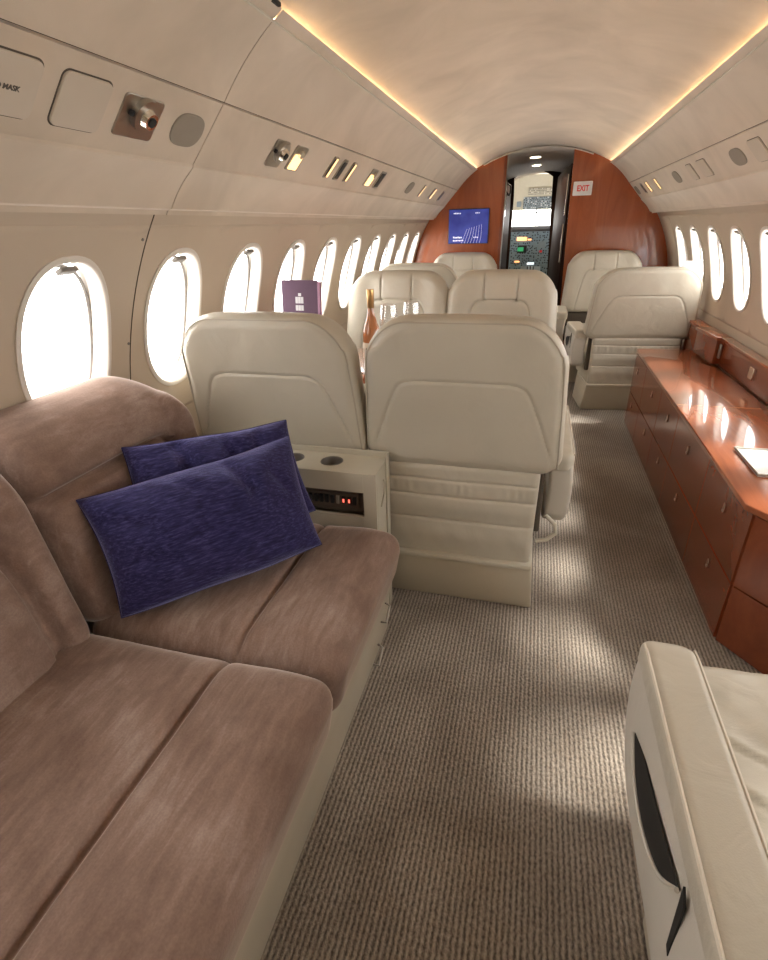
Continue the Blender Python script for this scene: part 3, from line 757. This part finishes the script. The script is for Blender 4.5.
    B().box(-.262, .262, .06, .70, .20, .335, .02, 3).done('seat_frame', 'basecream', root)
    # arms
    for s in (-1, 1):
        def aw(P, s=s):
            y = .355+P[:, 0]; z = .465+P[:, 1]; u = np.clip((.60-z)/.27, 0, 1)
            y = y-np.clip(P[:, 0]/.28, 0, 1)*u**2*.11*1.0+np.clip(-P[:, 0]/.28, 0, 1)*u*.035
            z = z+np.clip(P[:, 0]/.28, 0, 1)**2*0.0
            x = s*(.325+P[:, 2]*s*1.0*s)+s*.010*np.sin(PI*u)
            return np.stack([x, y, z], -1)
        crease = [(-.15, -.4), (-.02, .02), (.16, .07)]
        arm = slab('armrest', .285, .135, .040, .040, 'leather_smooth', root, S=.026, rt=.045, rb=.06, re=.020, nx=60, ny=40,
                   front=lambda a, b_, sd: .001*wob(a, b_, 5, 3), warp=aw)
        # leather pad capping the arm
        slab('arm_pad', .288, .0445, .030, .028, 'leather', arm, S=.012, rt=.035, rb=.02, re=.016, nx=60, ny=20,
             warp=lambda P, s=s: np.stack([s*.325+P[:, 1], .355+P[:, 0]*.995, .588+P[:, 2]-.012*np.clip((np.abs(P[:, 0])-.24)/.05, 0, 1)**2], -1))
        for e in (-1, 1):
            B().tube([(s*.325+e*.0405, y, .6135-.012*max(0, (abs(y-.355)-.24)/.05)**2) for y in np.linspace(.09, .62, 24)], .0030, 6).done('arm_piping', 'stitch', arm)
        # side pocket: curved slot in the outer face
        top = smooth_poly([(.525, .492), (.45, .518), (.365, .530), (.245, .552)], 5)
        bot = smooth_poly([(.525, .492), (.46, .450), (.38, .448), (.30, .485), (.245, .552)], 5)
        xo = s*(.325+.040+.0085)
        pts = [(xo, y, z) for y, z in top] + [(xo, y, z) for y, z in bot[-2:0:-1]]
        B().prism(pts, (s*.003, 0, 0)).done('side_pocket', 'dark', arm)
        B().prism([(xo, .238, .575), (xo, .222, .56), (xo, .216, .46), (xo, .226, .465), (xo, .232, .52)], (s*.003, 0, 0)).done('pocket_strap', 'dark', arm)
        B().tube([(xo+s*.004, y, z) for y, z in bot], .0035, 6).done('pocket_rim', 'leather_smooth', arm)
    # recline lever under the right arm
    B().tube([(.30, .10, .37), (.335, .09, .34), (.34, .085, .31), (.31, .075, .285), (.275, .075, .275)], .008, 8).done('recline_lever', 'plastic', root)
    B().box(-.282, .282, .075, .11, .31, .56, .008).done('side_hinge', 'gap', root)
    return root
proto = chair_proto()
RCH = [
 # x, y, rot, label
 (-.192, 1.585, 0, 'cream leather chair seen from behind beside the console, nearest whole chair'),
 (-.835, 1.575, 0, 'cream leather chair seen from behind against the left wall, behind the sofa end'),
 (-.78, 3.17, PI, 'cream leather chair facing the camera behind the bottle, beside the left windows'),
 (-.185, 3.17, PI, 'cream leather chair facing the camera on the aisle, behind the nearest chair back'),
 (-.82, 3.86, 0, 'cream leather chair back peeking above the facing chair by the left windows'),
 (-.665, 5.24, PI, 'cream leather chair facing the camera under the blue screen'),
 (.56, 5.24, PI, 'cream leather chair facing the camera below the exit sign'),
 (.73, 4.09, math.radians(6), 'cream leather chair seen from behind at the far end of the wooden cabinet'),
 (.615, .19, 0, 'cream leather armchair cropped at the bottom right corner'),
]
chairs = [proto]+[copy_tree(proto) for _ in RCH[1:]]
for i, (x, y, rz, lab) in enumerate(RCH):
    o = chairs[i]
    o.location = (x, y, 0); o.rotation_euler = (0, 0, rz)
    if i == 7: o.scale = (1.13, .75, .95)
    if i in (4, 5, 6): o.scale = (1, .75, 1)
    # chairs set close together, or against the ledge, share no inner armrest
    drop = {0: -1, 1: 1, 2: -1, 3: 1, 7: 1}.get(i)
    if drop:
        for ch in list(o.children):
            if ch.name.startswith('armrest') and (sum(v[0] for v in ch.bound_box)/8)*drop > 0:
                for g in list(ch.children): bpy.data.objects.remove(g)
                bpy.data.objects.remove(ch)
    o['label'] = lab; o['group'] = 'cream leather cabin chairs'

# ------------------------------------------------------------------ sofa
sofa = thing('sofa', 'long taupe velvet sofa along the left wall', 'sofa', (-.75, .5, 0))
SO = np.array([-.75, .5, 0])
def seatc(y0, y1, seed):
    yc, hy = (y0+y1)/2, (y1-y0)/2; x0, x1 = -1.045, -.338; xc, hx = (x0+x1)/2, (x1-x0)/2
    def top(a, b_, sd):
        gx = -.605-xc
        g = -.020*np.exp(-(np.abs(a-gx)/.010)**1.3)
        g += .010*np.exp(-((a-.24)/.10)**2)*1.0 - .006*np.exp(-((np.abs(b_)-hy)/.06)**2)
        g += .0035*wob(a, b_, 3, seed)+.0012*wob(a, b_, 12, seed+1)
        return g
    def w(P):
        x = xc+P[:, 0]; y = yc+P[:, 1]; z = .327+P[:, 2]
        fr = np.clip((x-(-.50))/.165, 0, 1); x = x-fr*np.clip((.40-z)/.2, 0, 1)*.035
        z = z-fr**3*.012
        return np.stack([x, y, z], -1)-SO
    return slab('seat_cushion', hx, hy, .105, .10, 'velvet', sofa, S=.035, rt=.05, rb=.05, re=.078, nx=130, ny=90 if hy < .4 else 120, front=top, warp=w, k=9, ang=80)
seatc(-.40, .786, 1); seatc(.789, 1.411, 5)
def backc(y0, y1, seed, rtop=.17):
    yc, hy = (y0+y1)/2, (y1-y0)/2; H = .28
    ip = smooth_poly([(-.60, .085), (-.30, .085), (-.05, .085), (hy-.20, .083), (hy-.145, .06), (hy-.115, .0), (hy-.105, -.10), (hy-.10, -.28)], 5)
    def fr(a, b_, sd):
        # inner panel lies left of and below the seam; roll above and to the right of it
        right = np.clip((a-(hy-.115))/.05, 0, 1); up = np.clip((b_-.085)/.05, 0, 1)
        g = -.026*np.exp(-(polydist(a, b_, ip)/.014)**2)
        g += .030*np.maximum(np.sin(np.clip((a-(hy-.13))/.13, 0, 1)*PI*.9), 0)*(b_ < .2) + .022*np.sin(np.clip((b_-.07)/.2, 0, 1)*PI)
        ins = (a < hy-.125)*(b_ < .08)
        g += .026*ins*np.clip(polydist(a, b_, ip)/.06, 0, 1)**.6
        g += .004*wob(a, b_, 3.5, seed)
        return g
    def w(P):
        a, b_, c = P[:, 0], P[:, 1], P[:, 2]
        t = (b_+H)/(2*H)
        z = .385+b_+H-.0*t; x = -1.070-.080*t+c*(1-.15*t)
        # the top rolls back towards the wall
        k_ = np.clip((t-.62)/.38, 0, 1); x = x-.055*k_**2; z = z-.010*k_
        y = yc+a-.03*k_*(a > 0)*(a/hy)
        x = np.maximum(x, CX-np.sqrt(np.maximum((RR-.006)**2-(z-CZ)**2, 0)))
        return np.stack([x, y, z], -1)-SO
    return slab('back_cushion', hy, H, .085, .06, 'velvet', sofa, S=.02, rt=rtop, rtl=.045, rb=.06, re=.045, nx=100, ny=80, front=fr, warp=w, k=12, ang=80)
backc(.788, 1.405, 3, .21); backc(.0, .784, 8, .05); backc(-.40, -.004, 11, .05)
# seam piping between the back sections
# base panel
B().prism([(-.425-SO[0], -.40-SO[1], .001), (-.402-SO[0], -.40-SO[1], .001), (-.385-SO[0], -.40-SO[1], .235), (-1.05-SO[0], -.40-SO[1], .235), (-.94-SO[0], -.40-SO[1], .001)][1:], (0, 1.80, 0), .003).done('base', 'basecream', sofa)
for (y, z) in ((1.30, .15), (1.20, .06)):
    B().tube([(-.388-SO[0], y-SO[1]+.03, z+.02), (-.372-SO[0], y-SO[1]+.03, z+.02-.01), (-.372-SO[0], y-SO[1]-.02, z-.02), (-.39-SO[0], y-SO[1]-.02, z-.02)], .004, 8).done('drawer_pull', 'bronze', sofa)

# ------------------------------------------------------------------ throw pillows
def pillow(name, lab, W, H, T, corners, seed, creases=()):
    """corners: world positions BL, BR, TL, TR"""
    BL, BR, TL, TR = [np.array(c) for c in corners]
    n = 64; u = np.sin(np.linspace(-PI/2, PI/2, n)); A, Bq = np.meshgrid(u, u)
    px = A*(1-.055*(1-Bq**2)); py = Bq*(1-np.where(Bq > 0, .05, -.035)*(1-A**2))+.012*np.sin(A*5+seed)*np.abs(Bq)**3*(1-A**4)
    th = T*np.power(np.clip((1-A**2)*(1-Bq**2), 0, 1), .40)
    edge = np.exp(-((1-np.abs(Bq))/.35)**2)
    wr = .012*wob(A*.5, Bq*.3, 2.6, seed)*(1-np.abs(A)**4)+.016*np.sin(A*7+seed+3.5*wob(A, Bq, .7, seed))*edge*(1-A**6)*(np.clip((1-np.abs(Bq))*6, 0, 1))
    for (x0, y0, x1, y1, dd, ww) in creases: wr = wr-dd*np.exp(-(polydist(A, Bq*.6, [(x0, y0*.6), (x1, y1*.6)])/ww)**2)
    s, t = (px+1)/2, (py+1)/2
    base = (1-s)[..., None]*(1-t)[..., None]*BL+s[..., None]*(1-t)[..., None]*BR+(1-s)[..., None]*t[..., None]*TL+s[..., None]*t[..., None]*TR
    nrm = np.cross(BR-BL, TL-BL); nrm /= np.linalg.norm(nrm)
    k_ = np.clip((1-A**2)*(1-Bq**2), 0, 1)
    Fv = base+nrm*(th+wr*np.clip(th/T, 0, 1))[..., None]; Bv = base-nrm*(th*.8)[..., None]
    c0 = (BL+BR)/2
    P = np.concatenate([Fv.reshape(-1, 3), Bv.reshape(-1, 3)]); idx = np.arange(n*n).reshape(n, n)
    q = np.stack([idx[:-1, :-1], idx[:-1, 1:], idx[1:, 1:], idx[1:, :-1]], -1).reshape(-1, 4)
    # local frame so that the weave runs along the pillow
    ex = (BR-BL)/np.linalg.norm(BR-BL); ez = nrm; ey = np.cross(ez, ex)
    Rm = np.stack([ex, ey, ez], 1); L = (P-c0) @ Rm
    root = thing(name, lab, 'pillow', tuple(c0), 0, 'navy throw pillows on the sofa')
    root.matrix_world = Matrix(((*Rm[0], c0[0]), (*Rm[1], c0[1]), (*Rm[2], c0[2]), (0, 0, 0, 1)))
    from_vf('pillow_body', L, q.tolist()+(q[:, ::-1]+n*n).tolist(), 'navy', root, 80)
    e = np.concatenate([base[0, :], base[1:, -1], base[-1, -2::-1], base[-2:0:-1, 0]]); e = (e-c0) @ Rm
    B().tube([tuple(x) for x in e], .0022, 6, True).done('edge_seam', 'navy', root)
    return root
pillow('throw_pillow', 'navy chenille pillow in front, leaning across the other navy pillow', .25, .15, .10,
       [(-0.904, 0.79, 0.455), (-0.538, 1.195, 0.465), (-1.028, 0.874, 0.722), (-0.692, 1.368, 0.727)], 3, [(.22, .95, .42, .30, .022, .055), (.42, .3, .40, .12, .012, .05), (-.30, .98, -.12, .62, .014, .06), (-.80, -.2, -.45, -.42, .012, .06), (.60, -.75, .35, -.60, .012, .06), (.66, .5, .80, .1, .012, .05), (-.95, .55, -.6, .30, .012, .06)])
pillow('throw_pillow', 'navy chenille pillow behind, mostly hidden by the front navy pillow', .25, .15, .075,
       [(-0.972, 0.962, 0.484), (-0.612, 1.337, 0.493), (-1.04, 1.069, 0.78), (-0.719, 1.414, 0.761)], 9, [(-.45, 1, -.30, .2, .04, .10), (.1, 1, .2, .4, .03, .08), (.55, 1, .5, .5, .02, .07)])

# ------------------------------------------------------------------ console between sofa and chairs
cons = thing('side_console', 'cream console with cup holders and controls between sofa and chairs', 'console', (-.43, 1.41, 0))
def cl(x, y): return (x+.43, y-1.41)
X0, X1, Y0, Y1, ZT = -1.10, -.432, 1.412, 1.553, .600
holes = [(-.605, 1.487, .036), (-.745, 1.487, .036)]
V, Fc = [], []
def cell(x0, x1, y0, y1, z, hole):
    n = 40; cx_, cy_, r = hole; A, Bq = [], []
    for k in range(n):
        t = 2*PI*(k+.5)/n; c, s = math.cos(t), math.sin(t)
        A.append(len(V)); V.append((cx_+r*c-X1, cy_+r*s-Y0, z))
        m = 1e9
        for d, lim in ((c, x1-cx_ if c > 0 else cx_-x0), (s, y1-cy_ if s > 0 else cy_-y0)):
            if abs(d) > 1e-6: m = min(m, lim/abs(d))
        Bq.append(len(V)); V.append((cx_+m*c-X1, cy_+m*s-Y0, z))
    C_ = []
    for k in range(n):
        k2 = (k+1) % n; Fc.append((A[k], A[k2], Bq[k2], Bq[k]))
        p, q = V[Bq[k]], V[Bq[k2]]
        if abs(p[0]-q[0]) > 1e-5 and abs(p[1]-q[1]) > 1e-5:
            cxn = (x1 if p[0]+X1 > cx_ else x0)-X1; cyn = (y1 if p[1]+Y0 > cy_ else y0)-Y0
            V.append((cxn, cyn, z)); Fc.append((Bq[k], Bq[k2], len(V)-1))
    # cup walls
    R1 = []
    for k in range(n):
        R1.append(len(V)); V.append((V[A[k]][0], V[A[k]][1], z-.070))
    for k in range(n): Fc.append((A[k], A[(k+1) % n], R1[(k+1) % n], R1[k]))
    Fc.append(tuple(R1))
cell(-.675, -.54, Y0+.004, Y1, ZT, holes[0]); cell(-.81, -.675, Y0+.004, Y1, ZT, holes[1])
for x0, x1 in ((X0, -.81), (-.54, X1-.004)):
    s_ = len(V); V += [(x0-X1, .004, ZT), (x1-X1, .004, ZT), (x1-X1, Y1-Y0, ZT), (x0-X1, Y1-Y0, ZT)]; Fc.append((s_, s_+1, s_+2, s_+3))
from_vf('console_top', V, Fc, 'plastic', cons, 40)
L_ = lambda x0, x1, y0, y1, z0, z1: (x0-X1, x1-X1, y0-Y0, y1-Y0, z0, z1)
bd = B().box(*L_(X0, -.4752, Y0, Y0+.014, .532, ZT-.001)).box(*L_(X0, -.4752, Y0, Y0+.014, .20, .442)).box(*L_(-.475, X1-.0003, Y0, Y0+.014, .001, ZT-.001)).box(*L_(X0, -.715, Y0, Y0+.014, .43, .54))
bd.box(*L_(X1-.014, X1, Y0+.0145, Y1-.0125, .001, ZT-.001)).box(*L_(X0, X1, Y1-.012, Y1, .001, ZT-.001)).box(*L_(X0, X0+.014, Y0, Y1, .30, ZT-.001))
bd.done('console_body', 'plastic', cons)
B().box(*L_(X0, X1+.006, Y1, Y1+.008, .001, ZT+.020), .003).box(*L_(X1, X1+.006, Y1-.03, Y1+.008, .001, ZT+.020), .003).done('back_rim', 'plastic', cons)
for hx_, hy_, hr_ in holes:
    B().lathe([(.0365, .001), (.0375, .0025), (.0385, .001), (.0355, 0), (.0345, -.062), (0, -.064)], (hx_-X1, hy_-Y0, ZT)).done('cup_holder', 'gasket', cons)
cp = B().box(*L_(-.715, -.475, Y0+.030, Y0+.036, .442, .532)).done('control_panel', 'brown_panel', cons)
B().box(*L_(-.70, -.50, Y0+.024, Y0+.031, .458, .512), .003).done('control_plate', 'brown_panel', cp)
for i in range(10):
    x = -.695+.0195*i
    if i in (7, 8): B().box(*L_(x, x+.014, Y0+.018, Y0+.025, .473, .500), .002).done('digit_window', 'black', cp); B().box(*L_(x+.004, x+.010, Y0+.0168, Y0+.019, .480, .493)).done('digit', 'redled', cp)
    else: B().box(*L_(x, x+.012, Y0+.016, Y0+.025, .473, .502), .002).done('switch', 'black' if i != 6 else 'grey', cp)
B().tube([(.001, .05, .46), (.006, .075, .50), (.006, .08, .54), (.001, .085, .545)], .003, 6).done('latch', 'plastic', cons)

# ------------------------------------------------------------------ wooden cabinet on the right
ZC_ = .518
cab = thing('credenza', 'long low glossy cherry cabinet along the right wall', 'cabinet', (.70, 1.60, 0))
foot = [(.70, 1.602), (.70, 3.84), (1.02, 3.84), (1.02, .95), (.95, .95), (.95, 1.285)]
foot = [(.70, 1.602), (.70, 3.84), (1.035, 3.84), (.995, .98), (.97, 1.24)]
wx = [(.70, 1.602), (.70, 3.84), (1.00, 3.84), (1.00, 1.22)]
B().prism([(x-.70, y-1.60, .001) for x, y in [(.722, 1.61), (.722, 3.83), (.90, 3.83), (.90, 1.38)]], (0, 0, .04)).done('plinth', 'gap', cab)
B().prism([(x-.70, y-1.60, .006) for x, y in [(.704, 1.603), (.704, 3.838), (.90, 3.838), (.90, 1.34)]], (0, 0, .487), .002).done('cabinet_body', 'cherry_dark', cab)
ys = [3.838, 3.44, 2.97, 2.575, 2.06, 1.606]; lat = [3.69, 3.17, 2.75, 2.33, 1.81]
for i in range(5):
    ya, yb = ys[i+1]+.0015, ys[i]-.0015
    for (z0, z1, zl_, nm) in ((.236, .490, .402, 'drawer_front'), (.008, .230, .173, 'door')):
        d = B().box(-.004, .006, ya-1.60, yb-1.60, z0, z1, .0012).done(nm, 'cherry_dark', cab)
        l = B()
        pts = [(-.005, lat[i]-1.60+.0095*math.cos(t), zl_+.021*math.sin(t)) for t in np.linspace(0, 2*PI, 21)[:-1]]
        l.prism(pts, (-.004, 0, 0), .001); lt = l.done('latch', 'chrome', d)
        B().cyl((-.009, lat[i]-1.60, zl_-.009), .0052, .004, 'X', 14).done('latch_button', 'bronze', lt)
# angled end panels
d_ = Vector((.196, -.262, 0)).normalized(); nn = Vector((d_.y, -d_.x, 0))
for (z0, z1) in ((.236, .490), (.008, .230)):
    p0 = Vector((.704-.70, 1.602-1.60, 0)); 
    q0 = p0+d_*.004; q1 = p0+d_*.322
    nn = Vector((-.80, -.60, 0))
    pts = [q0+Vector((0, 0, z0)), q1+Vector((0, 0, z0)), q1+Vector((0, 0, z1)), q0+Vector((0, 0, z1))]
    B().prism([tuple(p) for p in pts], tuple(nn*.008), .0012).done('end_panel', 'cherry_dark', cab)
top = thing('countertop', 'glossy cherry countertop of the low right cabinet, mirroring the windows', 'countertop', (.70, 1.60, .495))
tp = [(.672, 1.618), (.695, 3.852), (1.068, 3.852), (1.068, 1.20), (.975, 1.20)]
B().prism([(x-.70, y-1.60, 0) for x, y in tp], (0, 0, .023), .005, 3).done('counter_slab', 'cherry', top)
B().box(-.012, .366, 1.008, 1.0105, .0226, .0235).done('inlay_line', 'foil', top)
# ledge along the wall
led = thing('wall_ledge', 'cherry side ledge running under the right windows', 'ledge', (1.07, 1.0, 0))
ZL_ = .675
def lp(pts, z0, h, name, mat, bev=.004): return B().prism([(x-1.07, y-1.0, z0) for x, y in pts], (0, 0, h), bev, 3).done(name, mat, led)
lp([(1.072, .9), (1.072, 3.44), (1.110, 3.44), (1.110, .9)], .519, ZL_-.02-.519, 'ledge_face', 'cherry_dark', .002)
lp([(1.060, .9), (1.060, 3.46), (1.118, 3.46), (1.118, .9)], ZL_-.02, .02, 'ledge_top', 'cherry')
lp([(1.045, 3.47), (1.020, 3.80), (1.108, 3.80), (1.108, 3.47)], .519, ZL_-.02-.519, 'ledge_box', 'cherry_dark', .002)
lp([(1.037, 3.462), (1.008, 3.815), (1.118, 3.815), (1.118, 3.462)], ZL_-.02, .02, 'ledge_box_top', 'cherry')
lp([(1.04, 3.82), (1.04, 5.40), (1.118, 5.40), (1.118, 3.82)], ZL_-.025, .02, 'ledge_extension', 'cherry')
lp([(1.05, 3.82), (1.05, 5.40), (1.105, 5.40), (1.105, 3.82)], .30, ZL_-.025-.30, 'ledge_extension_face', 'cherry_dark', .002)
B().box(1.057-1.07, 1.066-1.07, 3.42-1.0, 3.45-1.0, .56, .64, .003).done('hinge', 'bronze', led)
B().box(1.064-1.07, 1.074-1.07, 2.9-1.0, 2.96-1.0, .57, .63, .003).done('catch_plate', 'chrome', led)
# left side ledge beyond the chairs
o = thing('wall_ledge', 'cherry side ledge below the left windows beside the facing chairs', 'ledge', (-1.18, 3.4, 0))
B().box(0, .075, .35, 1.95, .62, .64, .004).done('ledge_top', 'cherry', o); B().box(.005, .065, .35, 1.95, .30, .62, .003).done('ledge_face', 'cherry_dark', o)

# tray on the counter
o = thing('serving_tray', 'small white tray with dark metal rim at the right edge of the counter', 'tray', (.915, 1.95, .5185))
B().box(-.145, .145, -.12, .12, 0, .006, .002).done('tray_plate', 'white', o)
B().tube([(-.145, -.12, .008), (.145, -.12, .008), (.145, .12, .008), (-.145, .12, .008)], .0045, 8, True).done('rim', 'bronze', o)

# ------------------------------------------------------------------ table, bottle, glasses, cards
tb = thing('folding_table', 'glossy cherry table between the facing chairs on the left', 'table', (-1.13, 2.40, 0))
B().box(.0, 1.13, -.30, .30, .690, .715, .008, 3).done('tabletop', 'cherry', tb)
B().box(.02, .06, -.24, .24, .30, .69, .006).done('table_support', 'cherry_dark', tb)
B().box(.60, .66, -.05, .05, .001, .69, .01).done('leg', 'chrome', tb)
bo = thing('bottle', 'amber rose bottle with gold neck on the table between the chairs', 'bottle', (-.695, 2.30, .7155))
B().lathe([(0, 0), (.036, 0), (.040, .006), (.040, .15), (.036, .175), (.022, .215), (.0145, .245), (.0135, .33), (0, .33)]).done('glass_body', 'amber', bo)
B().lathe([(.0145, .262), (.0155, .264), (.0160, .336), (.0155, .341), (0, .342)]).done('neck_foil', 'foil', bo)
B().lathe([(.0406, .045), (.0410, .046), (.0410, .115), (.0406, .116)]).done('bottle_label', 'label', bo)
for k, (x, y, lab) in enumerate(((-.63, 2.36, 'clear wine glass close beside the amber bottle'), (-.545, 2.45, 'clear wine glass right of the other glass, farther from the bottle'))):
    g = thing('wine_glass', lab, 'glass', (x, y, .7155), 0, 'wine glasses on the table')
    g.scale = (1.15, 1.15, 1.2)
    B().lathe([(0, 0), (.031, 0), (.032, .003), (.006, .008), (.0035, .02), (.0035, .085), (.006, .092)]).done('stem', 'glass', g)
    B().lathe([(.004, .09), (.018, .098), (.032, .12), (.037, .15), (.034, .19), (.030, .225), (.0285, .225), (.0325, .19), (.0355, .15), (.031, .122), (.017, .101), (.004, .094)]).done('bowl', 'glass', g)
def card(name, lab, loc, w, h, rz, lean=.10, mat='purple', marks=True):
    c = thing(name, lab, 'booklet', loc, rz)
    mt_ = Matrix.Rotation(-lean, 4, 'X')
    B().box(-w/2, w/2, -.003, .003, 0, h, .0008, 1, mt_).done('cover', mat, c)
    B().box(w/2-.001, w/2+.012, -.004, .010, 0, h*.985, .001, 1, mt_).done('spine', 'purple_edge' if mat == 'purple' else mat, c)
    B().prism([(-w*.3, .09, 0), (w*.3, .09, 0), (w*.3, .095, 0), (-w*.3, .095, 0)], (0, -.06, h*.5)).done('back_prop', mat, c)
    if marks:
        for (x, z, a, b_) in ((-.006, .835, .014, .030), (-.020, .760, .040, .048), (-.020, .685, .040, .040)):
            bb = B(); 
            if a > .02:
                for i in range(3): bb.box(x+a*i/3, x+a*(i+.86)/3, -.0045, -.003, h*z, h*z+b_*.55, 0, 1, mt_)
            else: bb.box(x, x+a, -.0045, -.003, h*z, h*z+b_*.4, 0, 1, mt_)
            bb.done('print', 'grey_print', c)
    return c
card('menu_card', 'plum booklet with white print standing upright on the table by the windows', (-.975, 2.14, .7155), .175, .392, math.radians(-6))
card('menu_card', 'small plum booklet lying far along the left ledge', (-1.14, 4.25, .6405), .12, .30, math.radians(20), marks=False)
c = card('notice_card', 'pale lavender card standing by the far right windows', (1.04, 4.35, .6705), .13, .36, math.radians(-10), mat='paper', marks=False)

# ------------------------------------------------------------------ light
w = bpy.data.worlds.new('world'); scn.world = w; w.use_nodes = True
bg = w.node_tree.nodes['Background']; bg.inputs[0].default_value = (1, .975, .94, 1); bg.inputs[1].default_value = 7.5
ld = bpy.data.lights.new('cockpit_daylight', 'AREA'); ld.shape = 'RECTANGLE'; ld.size = 1.7; ld.size_y = .4; ld.cycles.is_portal = True
lo = bpy.data.objects.new('cockpit_daylight', ld); COL.objects.link(lo); lo.location = (-.06, 8.99, 1.36); lo.rotation_euler = Vector((0, -1, 0)).to_track_quat('-Z', 'Z').to_euler()
sd = bpy.data.lights.new('hazy_sun', 'SUN'); sd.energy = 5; sd.angle = math.radians(9); sd.color = (1, .95, .86)
so = bpy.data.objects.new('hazy_sun', sd); COL.objects.link(so); so.location = (3, 2, 4); so.rotation_euler = Vector((-.70, -.16, -.92)).to_track_quat('-Z', 'Y').to_euler()
vs = scn.view_settings; vs.view_transform = 'Standard'; vs.look = 'None'; vs.gamma = 1; vs.use_curve_mapping = False; vs.exposure = 0.42
scn.cycles.use_denoising = True; scn.cycles.max_bounces = 10; scn.cycles.diffuse_bounces = 6; scn.cycles.transparent_max_bounces = 12
scn.cycles.sample_clamp_indirect = 6
